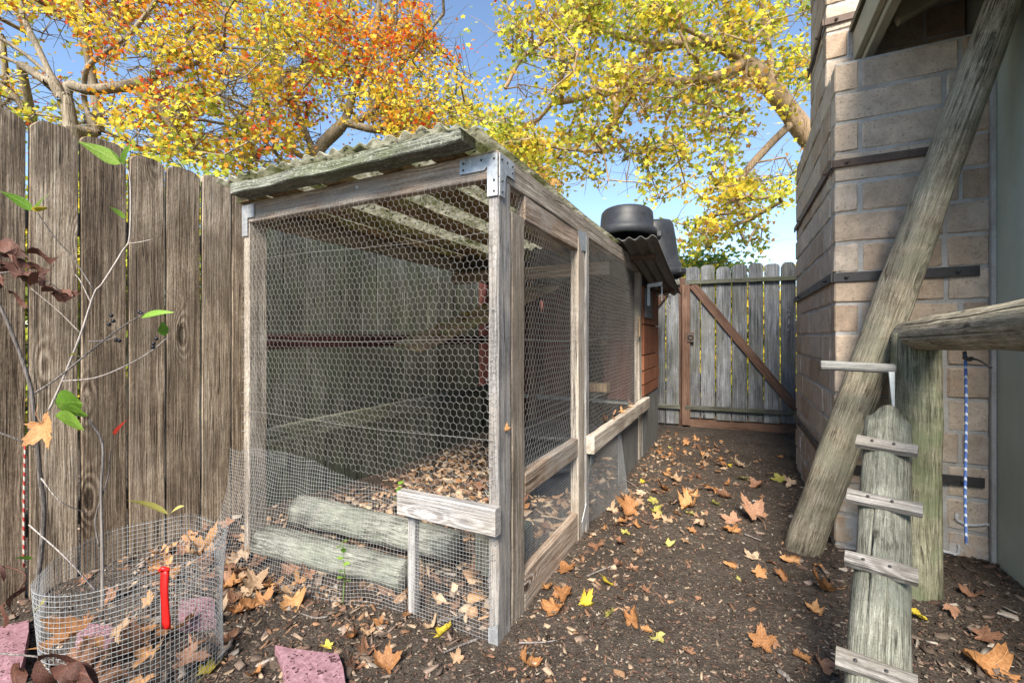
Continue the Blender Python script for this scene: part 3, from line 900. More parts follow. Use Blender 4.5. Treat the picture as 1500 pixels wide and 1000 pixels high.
# selvedge wires
def strand(pts, rad, nrm):
    pts = np.array([tuple(p) for p in pts])
    return tubes(pts[:-1], pts[1:], nrm, rad)
VV, FF, n0 = [], [], 0
for z, sd in ((.985, 1), (.66, 2), (1.34, 3)):
    for (fn, a0, a1, nr) in ((front_f, .01, 1.32, -D1), (side_f(.008), .12, .86, -D2), (side_f(.003), .95, 2.42, -D2)):
        a = np.linspace(a0, a1, 40)
        pts = fn(a, z + .006 * np.sin(a * 5 + sd), .004 + .002 * np.sin(a * 30))
        v_, f_ = tubes(pts[:-1], pts[1:], nr, .0007)
        VV.append(v_); FF.append(f_ + n0); n0 += len(v_)
link('tension_wire', np_mesh('tension_wire', np.concatenate(VV), np.concatenate(FF)), M['wire'], coop, kind='stuff')
# staples and cut wire ends along the post
VV, FF, n0 = [], [], 0
for k in range(50):
    z = .05 + 1.5 * k / 70 + random.uniform(-.01, .01); u = random.uniform(.004, .03)
    p = [C(u, -.004, z), C(u + random.uniform(.004, .012), -.010, z + random.uniform(-.006, .006)), C(u + random.uniform(.01, .02), -.004, z + random.uniform(-.01, .01))]
    v_, f_ = strand(p, .0009, -D1); VV.append(v_); FF.append(f_ + n0); n0 += len(v_)
    if k % 2 == 0:
        u2 = 1.29 + random.uniform(0, .03)
        p = [C(u2, -.004, z), C(u2 + .008, -.012, z + .004), C(u2 + .014, -.004, z + .002)]
        v_, f_ = strand(p, .0009, -D1); VV.append(v_); FF.append(f_ + n0); n0 += len(v_)
link('staples', np_mesh('staples', np.concatenate(VV), np.concatenate(FF)), M['cloth'], coop, kind='stuff')

def squarenet(name, f3, a0, a1, b0, b1, cell, rad, nrm, parent, seed, top=None, bot=None, amp=.003, mat=None):
    VV, FF, n0 = [], [], 0
    tp = top or (lambda a: b1 + 0 * a); bt = bot or (lambda a: b0 + 0 * a)
    def pl(a, b):
        aa = a + wavy(a * 12, b * 12, seed, amp) ; bb = b + wavy(a * 12, b * 12, seed + 1, amp)
        return f3(aa, bb, wavy(a * 7, b * 7, seed + 2, amp * 1.5))
    st = cell * 1.0
    for a in np.arange(a0, a1 + 1e-6, cell):
        lo, hi = float(bt(np.array(a))), float(tp(np.array(a)))
        b = np.linspace(lo, hi, max(3, int((hi - lo) / st) + 1))
        pts = pl(np.full_like(b, a), b)
        v_, f_ = tubes(pts[:-1], pts[1:], nrm, rad); VV.append(v_); FF.append(f_ + n0); n0 += len(v_)
    hi = float(np.max(tp(np.linspace(a0, a1, 60)))); lo = float(np.min(bt(np.linspace(a0, a1, 60))))
    for b in np.arange(lo, hi + 1e-6, cell):
        a = np.arange(a0, a1 + 1e-6, st)
        p0 = pl(a, np.full_like(a, b))
        ok = (b <= tp(a) + 1e-4) & (b >= bt(a) - 1e-4)
        kk = ok[:-1] & ok[1:]
        if kk.any():
            v_, f_ = tubes(p0[:-1][kk], p0[1:][kk], nrm, rad); VV.append(v_); FF.append(f_ + n0); n0 += len(v_)
    return link(name, np_mesh(name, np.concatenate(VV), np.concatenate(FF)), mat or M['cloth'], parent, kind='stuff')

def bulge_f(a, b, o):
    """loose sheet: leaves the frame, bellies out towards the ground"""
    k = np.clip((a - .38) / .5, 0, 1)
    zf = np.clip(1 - b / .5, 0, 1)
    outw = .012 + k * (.10 * zf ** 1.3 + .02 * np.sin(a * 11 + 3 * b) * zf) + o
    base = np.array(C(0, -.004))
    return base + np.outer(a, D2) + np.outer(outw, -np.array(D1)) + np.outer(b, (0, 0, 1))
squarenet('hardware_cloth', bulge_f, .375, 1.40, -.01, .5, .0145, .00065, -D1, coop, 61,
          top=lambda a: .445 + .055 * np.clip((a - .4) / .5, 0, 1) + .012 * np.sin(a * 8), bot=lambda a: .0 + .05 * np.clip((a - .9) / .4, 0, 1), amp=.006)
squarenet('hardware_cloth', front_f, .03, .372, .0, .39, .0128, .00062, -D1, coop, 71, amp=.0015)
squarenet('hardware_cloth', side_f(.040), .15, .86, .06, .44, .0128, .00055, -D2, coop, 81, amp=.002)
def flap_f(a, b, o):
    base = np.array(C(-.004, 0))
    return base + np.outer(a, D1) + np.outer(.02 + .05 * np.clip(1 - b / .4, 0, 1) * np.sin(a * 5), -np.array(D2)) + np.outer(b, (0, 0, 1))
squarenet('hardware_cloth', flap_f, .96, 1.62, .0, .42, .0128, .00055, -D2, coop, 91, bot=lambda a: .0 + .0 * a, amp=.004)
wallM = Matrix((D1, D2, Vector((0, 0, 1)))).transposed().to_4x4()
def cbox(name, u0, u1, v0, v1, z0, z1, mat, parent, ch=.002, **kw):
    Mx = wallM.copy(); Mx.translation = C(u0, v0, z0)
    return link(name, box_mesh(0, v1 - v0, 0, u1 - u0, 0, z1 - z0, ch), mat, parent, Mx, **kw)
cbox('skirt_panel', .004, .012, 1.70, 2.36, -.02, .40, M['greyply'], coop)

# ------------------------------------------------------------------ hen house at the far end of the run
hen = thing('hen_house', 'red boarded hen house with a low corrugated roof behind the wire run', 'hen house', C(.8, 2.9))
cbox('base_panel', -.008, .006, 2.50, 3.32, -.03, .50, M['greyply'], hen)
zs = [.503, .60, .715, .845, 1.10, 1.42]
for i in range(len(zs) - 1):
    cbox('wall_board', -.016 - .002 * (i % 2), .004, 2.496 + random.uniform(0, .006), 3.30 + random.uniform(-.02, .02), zs[i] + .005, zs[i + 1] - .004, M['red'], hen)
cbox('corner_patch', -.026, -.021, 2.50, 2.86, 1.16, 1.40, M['greyply'], hen)
for a, b in ((.05, .34), (.345, .52), (.525, .70), (.705, .905), (.94, 1.12), (1.125, 1.30), (1.305, 1.60)):
    if .3 < a < .5:
        cbox('front_board', a, b, 2.55, 2.57, .93, 1.55, M['darkred'], hen)
    else:
        cbox('front_board', a, b, 2.55 + random.uniform(0, .003), 2.57, .46, 1.55, M['darkred'], hen)
cbox('door_lintel', .30, .56, 2.525, 2.548, .925, .965, M['brown'], hen)
cbox('door_jamb', .525, .56, 2.525, 2.548, .46, .924, M['darkred'], hen)
cbox('door_sill', .28, .60, 2.44, 2.548, .53, .60, M['purlin'], hen)
cbox('floor', .05, 1.6, 2.575, 3.3, .42, .455, M['greyply'], hen)
cbox('back_wall', .02, 1.6, 3.302, 3.33, -.02, 1.5, M['darkred'], hen)
corrugated('roof_sheet', -.235, 1.5, 1.72, 3.20, 1.645, 1.40, M['metalroof'], hen, pitch=.075, amp=.011, jag=0)
beam('roof_batten', C(-.18, 2.02, 1.573), C(.04, 2.02, 1.573), .035, .03, (0, 0, 1), M['brown'], hen)
beam('roof_batten', C(-.20, 2.95, 1.415), C(1.4, 2.95, 1.415), .035, .03, (0, 0, 1), M['brown'], hen)
br = plate([C(-.03, 2.60, 1.44), C(-.15, 2.60, 1.455), C(-.15, 2.60, 1.425), C(-.05, 2.60, 1.415), C(-.05, 2.60, 1.26), C(-.03, 2.60, 1.26)], FR, .03, hen, 'bracket')
plate([C(-.15, 2.60, 1.4545), C(-.15, 2.60, 1.30), C(-.142, 2.60, 1.30), C(-.142, 2.60, 1.4545)], FR, .02, hen, 'bracket')
cbox('nest_window', -.018, -.012, 2.30, 2.37, 1.0, 1.16, M['purlin'], hen)

# ------------------------------------------------------------------ things inside the run
ramp = thing('plank_ramp', 'leaf-strewn plank ramp rising inside the wire run', 'ramp', C(1.05, 1.3))
beam('plank', C(1.17, .95, .93), C(.72, 2.15, 1.42), .30, .022, D2, M['purlin'], ramp)
for f in (.15, .3, .45, .6, .75, .9):
    p = C(1.17, .95, .93).lerp(C(.72, 2.15, 1.42), f) + Vector((0, 0, .018))
    beam('cleat', p + D2 * .14, p - D2 * .14, .022, .018, D1, M['purlin'], ramp)

def wobbly_log(name, pxl, pyl, pxr, pyr, zc, rad, label, seed):
    a = Gp(pxl, pyl, zc); b = Gp(pxr, pyr, zc)
    return log(name, a, b, rad, rad * .97, M['log_grey'], None, (0, 0, 1), seed=seed, label=label, cat='log', bump=.005, sides=26)
wobbly_log('landscape_log', 384, 790, 597, 842, .062, .064, 'pale green treated log lying nearer the wire in the front of the run', 5)
wobbly_log('landscape_log', 436, 745, 668, 800, .115, .066, 'pale green treated log with a nailed end lying behind the other log', 9)
cbox('wood_block', .10, .30, .34, .50, -.01, .20, M['log'], None, .006, label='squared green timber offcut standing behind the small mesh panel', cat='timber block')

def lathe(prof, n=36):
    V, Fc = [], []
    for (r, z) in prof:
        for k in range(n):
            a = 2 * math.pi * k / n
            V.append((r * math.cos(a), r * math.sin(a), z))
    for i in range(len(prof) - 1):
        for k in range(n):
            a, b = i * n + k, i * n + (k + 1) % n
            Fc.append((a, b, b + n, a + n))
    Fc.append(tuple(range((len(prof) - 1) * n, len(prof) * n)))
    return mesh_of('lathe', V, Fc, True)
# rubber tubs stacked in the run
for k, (u, v, z, sc, lab) in enumerate(((.52, 1.58, .005, 1.0, 'wide black rubber feed tub on the soil inside the run'), (.50, 1.80, .15, .86, 'smaller black rubber tub on top of the wide tub inside the run'))):
    tub = thing('feed_tub', lab, 'tub', C(u, v, z))
    pr = [(.30, 0), (.315, .02), (.335, .10), (.34, .16), (.362, .165), (.362, .182), (.34, .185), (.325, .16), (.30, .03), (.0001, .025)]
    link('body', lathe([(r * sc, zz) for r, zz in pr]), M['plastic'], tub, Matrix.Translation(C(u, v, z)))
    link('rim', lathe([(.363 * sc, .150), (.374 * sc, .152), (.376 * sc, .18), (.363 * sc, .184)]), M['plastic'], tub, Matrix.Translation(C(u, v, z)))

# nursery pots on the hen house roof
def nursery_pot(label, p, tilt_axis, tilt, sc, spin=0, zs=1.0):
    Mx = Matrix.Translation(Vector(p)) @ Matrix.Rotation(tilt, 4, Vector(tilt_axis)) @ Matrix.Rotation(spin, 4, 'Z')
    pot = link('nursery_pot', None, None, None, Mx, label, 'plant pot', 'black nursery pots on the roof')
    prof = [(.236, 0), (.240, .012), (.240, .085), (.232, .092), (.226, .10), (.224, .24), (.218, .33), (.205, .355), (.17, .362), (.06, .358), (.001, .356)]
    inner = [(.0008, .345), (.16, .345), (.20, .33), (.214, .24), (.222, .09), (.228, .004)]
    link('body', lathe([(r * sc, z * sc * zs) for r, z in inner + prof]), M['plastic'], pot, Mx)
    link('rim', lathe([(.2405 * sc, .004 * sc), (.252 * sc, .006 * sc), (.254 * sc, .07 * sc), (.2405 * sc, .078 * sc)]), M['plastic'], pot, Mx)
    for a in (0, math.pi):
        hx = Mx @ Matrix.Rotation(a, 4, 'Z') @ Matrix.Translation((.255 * sc, 0, .03 * sc))
        link('handle', box_mesh(-.012, .03, -.05, .05, -.02, .03, .008), M['plastic'], pot, hx)
    return pot
nursery_pot('upturned wide black nursery pot sitting on top of a flat pot', C(.07, 2.23, 1.755), (D2.x, D2.y, 0), R(5), .90, R(-10), .68)
nursery_pot('flat black pot under the upturned wide pot on the hen house roof', C(.07, 2.24, 1.592), (D2.x, D2.y, 0), R(-9), .80, R(30), .55)
nursery_pot('tall tilted black nursery pot leaning over the roof edge', C(-.03, 3.05, 1.525), (D1.x, D1.y, 0), R(-7), .98, R(130), 1.5)

# ------------------------------------------------------------------ log frame, leaning pole, ladder log
pole = log('leaning_pole', (1.363, 2.10, -.03), (1.872, 1.69, 2.28), .076, .060, M['log_warm'], None, (1, 0, 0), seed=3, bump=.003, sides=28, seg=24, crack=((-1.25, .25, 1.3), (-1.9, .9, 2.2), (-1.05, 1.5, 2.3)),
           label='long weathered pole leaning from the soil up to the house eave', cat='pole')
pc = Vector((1.587, 1.742, 0))
frm = thing('log_gantry', 'green round post carrying a thick horizontal log beam beside the chimney', 'log gantry', pc)
log('post', pc + Vector((0, 0, -.05)), pc + Vector((0, 0, 1.015)), .075, .072, M['log_green'], frm, seed=8, sides=28, seg=18, crack=((-1.75, .3, .95), (-1.2, .1, .6)))
bs = pc + D1 * .20; be = pc - D1 * 1.75
log('crossbeam', (bs.x, bs.y, 1.006), (be.x, be.y, 1.05), .058, .076, M['log_warm'], frm, (0, 0, 1), seed=12, sides=28, seg=20, crack=((1.0, .2, 1.2), (1.8, .05, .9)))
tube_obj('eye_bolt', [Vector(pc - D1 * .41) + Vector((0, 0, .955)), Vector(pc - D1 * .41) + Vector((0, 0, .93))], .005, .005, M['iron'], frm, n=1)
lad = thing('log_ladder', 'sloping grey green log with nailed wooden cleats leaning on the post', 'log ladder', (.69, .857, 0))
la0, la1 = Vector((.66, .825, -.02)), Vector((1.36, 1.604, .696))
log('log', la0, la1, .064, .062, M['log'], lad, (0, 0, 1), seed=21, sides=30, seg=20, ragged=.018, bump=.003, crack=((.22, .12, .62), (-.35, .5, .85)))
ld = (la1 - la0).normalized()
lh = Vector((ld.y, -ld.x, 0)).normalized()
lup = lh.cross(ld).normalized()
if lup.z < 0: lup = -lup
for i, (py, px, ln) in enumerate(((655, 1298, .155), (738, 1293, .172), (832, 1287, .150), (982, 1274, .145))):
    # find the point of the axis that shows at this row, lifted on to the log's upper side
    best = min(((abs(CH - (py - HZ) / F * (la0.lerp(la1, f / 200) + lup * .066).y - (la0.lerp(la1, f / 200) + lup * .066).z), f) for f in range(0, 201)))[1]
    p = la0.lerp(la1, best / 200) + lup * .071
    tl = lh * math.cos(R(4 - i)) + ld * math.sin(R(-4 + i * 2))
    cl = beam('cleat', p - tl * ln / 2, p + tl * ln / 2, .040, .024, ld, M['cleat'], lad, jit=.0024, ch=.003)
    for q in (-.035, .02):
        link('nail', log_mesh(.004, .004, .003, 8, 2, 0), M['iron'], cl, frame(p + tl * q + lup * .0115, p + tl * q + lup * .0145, tl))
dw = log('wooden_dowel', W(1202, 535, 1.83), W(1312, 540, 1.71), .0185, .0175, M['greyply'], None, (0, 0, 1), seed=4, bump=.0012, sides=14,
         label='short grey round stick fixed between leaning pole and post', cat='stick')
p = W(1306, 546, 1.70)
plate([p + Vector((-.012, 0, .004)), p + Vector((.010, 0, .004)), p + Vector((.010, 0, -.13)), p + Vector((.004, 0, -.15))], (0, -1, 0), .003, dw, 'metal_strip', M['whitestrip'])

# blue rope hanging from the beam
def rope_mat():
    n = NT('blue_rope')
    P = n.n('TexCoord').outputs['Object']
    wv = n.n('TexWave', {'Vector': P, 'Scale': 22.0, 'Distortion': 1.5}, bands_direction='DIAGONAL')
    col = n.mix(n.mr(wv.outputs['Fac'], .75, .9), (.05, .10, .27), (.36, .40, .46))
    return n.done(col, .8, n.bump(wv.outputs['Fac'], .5, .002))
rp = pc - D1 * .415
rope = tube_obj('hanging_rope', [(rp.x, rp.y, .945), (rp.x + .002, rp.y, .75), (rp.x - .001, rp.y, .52), (rp.x + .002, rp.y, .36)], .004, .0038, rope_mat(), None,
                label='thin blue rope hanging straight down from the log beam', cat='rope')
tube_obj('knot', [(rp.x - .012, rp.y - .006, .938), (rp.x, rp.y - .012, .930), (rp.x + .012, rp.y - .006, .934)], .006, .006, M['iron'], rope)
tube_obj('loose_end', [(rp.x, rp.y - .008, .934), (rp.x + .03, rp.y - .01, .928), (rp.x + .07, rp.y - .01, .905)], .0035, .003, M['iron'], rope)

# ------------------------------------------------------------------ wire cage with its sapling
CC = Vector((-1.12, 1.33, 0)); CRb, CRt, CHt = .198, .208, .375
def cage_f(a, z):
    th = a
    k = z / CHt
    r = CRb + (CRt - CRb) * k + .010 * np.sin(3 * th + 1.0) + .005 * np.sin(7 * th + 9 * z)
    x = CC.x + .03 * k * 0 + r * np.cos(th) * 1.06
    y = CC.y + r * np.sin(th) * .98
    zz = z + .02 * np.sin(th + .6) * k + .004 * np.sin(5 * th)
    return np.stack([x, y, zz], -1)
VV, FF, n0 = [], [], 0
na = 112
th = np.linspace(0, 2 * np.pi, na + 1)
for z in np.arange(-.01, CHt + .001, .0138):
    pts = cage_f(th, np.full_like(th, z))
    nr = np.stack([np.cos(th), np.sin(th), 0 * th], -1)
    v_, f_ = tubes(pts[:-1], pts[1:], nr[:-1], .0009 if z > CHt - .014 else .0007); VV.append(v_); FF.append(f_ + n0); n0 += len(v_)
for a in th[:-1]:
    z = np.linspace(-.01, CHt - .004, 16)
    pts = cage_f(np.full_like(z, a), z)
    v_, f_ = tubes(pts[:-1], pts[1:], (math.cos(a), math.sin(a), 0), .0007); VV.append(v_); FF.append(f_ + n0); n0 += len(v_)
cage = thing('wire_cage', 'round open cage of fine galvanised mesh standing around a bare sapling', 'cage', CC)
link('mesh_cylinder', np_mesh('cage', np.concatenate(VV), np.concatenate(FF)), M['cloth'], cage, kind='stuff')
# red tag on the cage front
tg0 = W(242, 832, 1.16); tg1 = W(242, 922, 1.145)
tag = thing('red_tag', 'bright red plastic strip hung on the front of the wire cage', 'tag', tg1)
V = []
nn = 10
pts = []
for i in range(nn + 1):
    f = i / nn
    c = tg0.lerp(tg1, f) + Vector((0, -.003 * math.sin(f * 5), 0))
    w_ = .0125 * (1 - .12 * math.sin(f * 3.1))
    pts.append((c + Vector((-w_, .0, 0)), c + Vector((0, -.0015, 0)), c + Vector((w_, 0, 0)), c + Vector((0, .0012, 0))))
for q in pts: V += list(q)
Fc = []
for i in range(nn):
    for k in range(4):
        a, b = i * 4 + k, i * 4 + (k + 1) % 4
        Fc.append((a, b, b + 4, a + 4))
Fc += [(3, 2, 1, 0), (nn * 4, nn * 4 + 1, nn * 4 + 2, nn * 4 + 3)]
link('strip', mesh_of('strip', [v - tg1 for v in V], Fc, True), M['redplastic'], tag, Matrix.Translation(tg1))
tube_obj('clip', [tg0 + Vector((-.012, -.002, -.004)), tg0 + Vector((0, -.008, .004)), tg0 + Vector((.012, -.002, -.003))], .005, .005, M['redplastic'], tag)

# ---- leaf shapes
def ovate_leaf(L=1.0, Wd=.42, curl=.25, fold=.12, n=7):
    V, Fc = [], []
    for i in range(n + 1):
        f = i / n
        wv = Wd * math.sin(math.pi * (f ** .8)) * (1 - .25 * f) + .004
        zc = -curl * (f - .3) ** 2
        V += [(-wv, f * L, zc + fold * wv), (0, f * L, zc), (wv, f * L, zc + fold * wv)]
    for i in range(n):
        for k in (0, 1):
            a = i * 3 + k
            Fc.append((a, a + 1, a + 4, a + 3))
    return V, Fc
def place_leaf(name, p, d, L, mat, parent=None, roll=0, wd=.42, curl=.25, crumple=0.0, **kw):
    V, Fc = ovate_leaf(1.0, wd, curl)
    if crumple:
        a_, b_ = random.uniform(0, 6), random.uniform(0, 6)
        V = [(x * math.cos(2.2 * y + a_) + crumple * .5 * math.sin(6 * y + b_), y + random.uniform(-1, 1) * .02, z + x * math.sin(2.2 * y + a_) + crumple * math.sin(7 * y + a_) + random.uniform(-.5, .5) * crumple) for x, y, z in V]
    d = Vector(d).normalized()
    x = d.cross(Vector((0, 0, 1)));  x = x.normalized() if x.length > .05 else Vector((1, 0, 0))
    z = x.cross(d)
    Mx = Matrix((x, d, z)).transposed().to_4x4() @ Matrix.Rotation(roll, 4, 'Y') @ Matrix.Scale(L, 4)
    Mx.translation = Vector(p)
    return link(name, mesh_of(name, V, Fc, True), mat, parent, Mx, **kw)

def palm_leaf(seed, detail=True):
    """lobed sycamore leaf: centre, middle ring, outline; stalk"""
    r = random.Random(seed)
    lobes = [(-2.25, .62), (-1.05, .90), (0, 1.05), (1.05, .90), (2.25, .62)]
    prof = []
    for i, (a, l) in enumerate(lobes):
        a += r.uniform(-.08, .08); l *= r.uniform(.88, 1.1)
        prof += [(a - .36, l * .66), (a - .24, l * .84), (a - .14, l * .80), (a, l), (a + .13, l * .79), (a + .25, l * .82), (a + .37, l * .65)]
        if i < 4: prof.append(((a + lobes[i + 1][0]) / 2, .50 * r.uniform(.85, 1.15)))
    prof.append((math.pi, .16))
    cu, cv, cw = r.uniform(-.5, .7), r.uniform(-.6, .8), r.uniform(-.6, .6)
    ax = r.uniform(0, 3.14); cyl = r.uniform(.1, 1.7)
    def zf(x, y):
        rr = x * x + y * y
        xx = x * math.cos(ax) + y * math.sin(ax)
        return cu * .3 * rr + cv * .35 * x * x + cw * .3 * y * y * abs(y) + cyl * .5 * xx * xx * (1 if cu > -.2 else -1) + .06 * math.sin(7 * x + r_ph) + .05 * math.sin(9 * y + 2 * r_ph) - .05 * max(0, math.cos(5.6 * math.atan2(x, y)))
    r_ph = r.uniform(0, 6)
    V = [(0, 0, zf(0, 0))]
    n = len(prof)
    for k, sc in enumerate((.36, .70, 1.0)):
        for (a, l) in prof:
            q = l * sc
            if k == 0: q = l * .2 + .15
            elif k == 1: q = l * .62 + .04
            x, y = q * math.sin(a), q * math.cos(a)
            V.append((x, y, zf(x, y) + r.uniform(-.02, .02) * k))
    Fc = []
    for i in range(n):
        j = (i + 1) % n
        if i < n - 1 or True:
            Fc.append((0, 1 + j, 1 + i))
            Fc.append((1 + i, 1 + j, 1 + n + j, 1 + n + i))
            Fc.append((1 + n + i, 1 + n + j, 1 + 2 * n + j, 1 + 2 * n + i))
    # stalk
    sv, sf = tube([(0, 0, zf(0, 0) - .01), (.03, -.3, zf(0, -.3) - .02), (.10 * r.uniform(-1, 1), -.62, r.uniform(-.05, .2)), (.2 * r.uniform(-1, 1), -.95, r.uniform(-.1, .3))], [.016, .014, .013, .018], 4)
    b = len(V)
    V += [tuple(v) for v in sv]; Fc += [tuple(x + b for x in f) for f in sf]
    zmin = min(v[2] for v in V)
    kap = r.choice((0.0, .8, 1.8, 2.6, 3.4)); ra = r.uniform(0, 6.28); sq = r.uniform(.72, 1.0)
    if kap:
        ca, sa = math.cos(ra), math.sin(ra)
        W2 = []
        for x, y, z in V:
            p_, q_ = x * ca + y * sa, -x * sa + y * ca
            p2, z2 = math.sin(kap * p_) / kap, z + (1 - math.cos(kap * p_)) / kap
            W2.append((p2 * ca - q_ * sa, p2 * sa + q_ * ca, z2))
        V = W2
        zmin = min(v[2] for v in V)
    V = [(x * sq, y, z) for x, y, z in V]
    kz = r.choice((.6, .9, 1.0)); V = [(x * .5, y * .5, (z - zmin) * .5 * kz) for x, y, z in V]
    return mesh_of('sycamore_leaf', V, Fc, True)
LEAFM = {}
def leaf_variant(kind, k):
    if (kind, k) not in LEAFM:
        m = palm_leaf(k * 7 + 3)
        m.materials.append(M['leaf_' + kind])
        LEAFM[(kind, k)] = m
    return LEAFM[(kind, k)]
NV = 24
WHERE = {'lane': 'fallen on the dark soil of the lane', 'front': 'fallen on the soil in front of the run', 'heap': 'in the heap between fence and run',
         'cage': 'lying inside the round wire cage', 'run': 'lying in the litter inside the run', 'roof': 'lying on the corrugated roof', 'rail': 'resting on the outer rail of the run',
         'ramp': 'caught on the plank ramp inside the run', 'right': 'fallen on the soil beside the log ladder'}
LOOK = {'orange': 'curled orange brown sycamore leaf', 'brown': 'dull brown crumpled sycamore leaf', 'tan': 'pale tan dried sycamore leaf', 'yellow': 'bright yellow sycamore leaf', 'lime': 'yellow green sycamore leaf'}
def drop_leaf(kind, p, size, tilt=14, z=None, where=None):
    me = leaf_variant(kind, random.randrange(NV))
    zz = (gzf(p) if z is None else z) + .003
    Mx = Matrix.Translation((p[0], p[1], zz)) @ Matrix.Rotation(random.uniform(0, 6.28), 4, 'Z') @ Matrix.Rotation(R(random.gauss(0, tilt)), 4, 'X') @ Matrix.Rotation(R(random.gauss(0, tilt)), 4, 'Y') @ Matrix.Scale(size, 4)
    lo = min((Mx @ v.co).z for v in me.vertices)
    Mx.translation.z += zz - lo - .004
    if where is None:
        u_, v_ = toC(p)
        where = 'right' if p[0] > 1.0 and p[1] < 1.75 else ('lane' if u_ < 0 and v_ > -.05 else 'front')
    return link('fallen_leaf', me, None, None, Mx, LOOK[kind] + ' ' + WHERE[where], 'leaf', kind + ' leaves ' + WHERE[where])

listed = [(1212, 872, 66, 'orange'), (1192, 898, 42, 'orange'), (1116, 950, 46, 'orange'), (1170, 968, 34, 'orange'), (1203, 975, 44, 'brown'), (1440, 978, 90, 'orange'),
          (1455, 833, 48, 'tan'), (1440, 940, 40, 'brown'), (1160, 825, 42, 'orange'), (1104, 818, 30, 'tan'), (1110, 843, 30, 'orange'), (1145, 848, 30, 'orange'), (1070, 831, 28, 'orange'),
          (1105, 764, 52, 'brown'), (1075, 765, 34, 'brown'), (1042, 722, 30, 'orange'), (1010, 724, 30, 'orange'), (1066, 733, 26, 'brown'), (1008, 746, 38, 'orange'), (1027, 774, 34, 'tan'), (1072, 781, 36, 'orange'),
          (1052, 685, 24, 'orange'), (960, 750, 26, 'lime'), (926, 752, 44, 'orange'), (922, 736, 34, 'tan'), (912, 772, 30, 'orange'), (975, 718, 26, 'orange'), (990, 705, 30, 'tan'),
          (885, 858, 30, 'yellow'), (890, 906, 26, 'lime'), (927, 916, 46, 'orange'), (822, 876, 44, 'orange'), (812, 893, 46, 'orange'), (832, 834, 42, 'orange'), (800, 862, 38, 'orange'), (772, 972, 50, 'orange'),
          (645, 932, 38, 'yellow'), (630, 918, 30, 'tan'), (600, 900, 34, 'orange'), (512, 937, 44, 'orange'), (535, 925, 36, 'tan'), (560, 920, 34, 'orange'), (562, 978, 54, 'orange'), (520, 980, 46, 'brown'), (540, 955, 44, 'brown'),
          (481, 947, 22, 'yellow'), (366, 890, 40, 'orange'), (384, 885, 36, 'orange'), (430, 882, 48, 'orange'), (415, 870, 36, 'tan'), (345, 848, 44, 'orange'), (372, 850, 44, 'orange'), (402, 856, 40, 'orange'),
          (330, 836, 40, 'brown'), (385, 826, 38, 'brown'), (358, 820, 34, 'tan'), (318, 905, 30, 'tan'), (330, 940, 40, 'brown'), (302, 985, 44, 'yellow'), (372, 988, 44, 'orange'), (340, 802, 30, 'brown'), (322, 820, 30, 'brown'),
          (945, 868, 20, 'brown'), (860, 870, 24, 'brown'), (908, 828, 22, 'brown'), (925, 862, 18, 'brown'), (716, 968, 36, 'brown'), (670, 972, 24, 'tan'), (1090, 705, 26, 'lime'), (1145, 705, 26, 'lime'), (1158, 712, 24, 'tan'),
          (875, 800, 30, 'brown'), (905, 800, 24, 'brown'), (868, 785, 24, 'tan'), (1340, 905, 30, 'yellow'), (1420, 880, 34, 'brown'), (1390, 900, 30, 'brown'), (1085, 685, 26, 'tan'), (1110, 715, 30, 'brown')]
for (px, py, sz, kd) in listed:
    p = Gp(px, py)
    drop_leaf(kd, p, sz * 1.18 * p.y / F)
# thinner scatter down the lane and along the mesh
cnt = 0
while cnt < 104:
    v = random.uniform(.2, 3.6); u = -abs(random.gauss(0, .42)) - .03
    p = C(u, v)
    kt = -((p - KC).dot(D2)); ks = (p - KC).dot(D1)
    if kt > -.08 and ks > -.2: continue
    if p.y < 1.9 and random.random() < .7: continue
    if (p - GR).dot(Vector((GD.y, -GD.x, 0))) * (1 if GD.y * 0 - GD.x * -1 > 0 else -1) > 9: continue
    if p.y > 4.9: continue
    drop_leaf(random.choices(['orange', 'brown', 'tan', 'yellow', 'lime'], [.34, .36, .2, .04, .06])[0], p, random.uniform(.05, .115)); cnt += 1
# heap in the corner between fence and run, and inside the cage
for k in range(70):
    u, v = random.gauss(1.34, .16), random.gauss(-.16, .15)
    if u > 1.58: continue
    drop_leaf(random.choices(['orange', 'brown', 'tan'], [.3, .5, .2])[0], C(u, v), random.uniform(.07, .14), 22, None, 'heap')
for k in range(24):
    a, rr = random.uniform(0, 6.28), .17 * math.sqrt(random.random())
    p = (CC.x + rr * math.cos(a), CC.y + rr * math.sin(a))
    drop_leaf(random.choices(['orange', 'brown', 'tan'], [.35, .4, .25])[0], p, random.uniform(.07, .13), 25, gzf(p) + random.uniform(0, .05), 'cage')
for (px, py, Y, sz, kd) in ((118, 915, 1.24, 100, 'orange'), (188, 918, 1.3, 60, 'tan'), (218, 950, 1.25, 50, 'orange'), (283, 803, 1.5, 46, 'tan')):
    p = W(px, py, Y)
    drop_leaf(kd, p, sz * Y / F, 18, max(gzf(p), p.z - .02), 'cage')

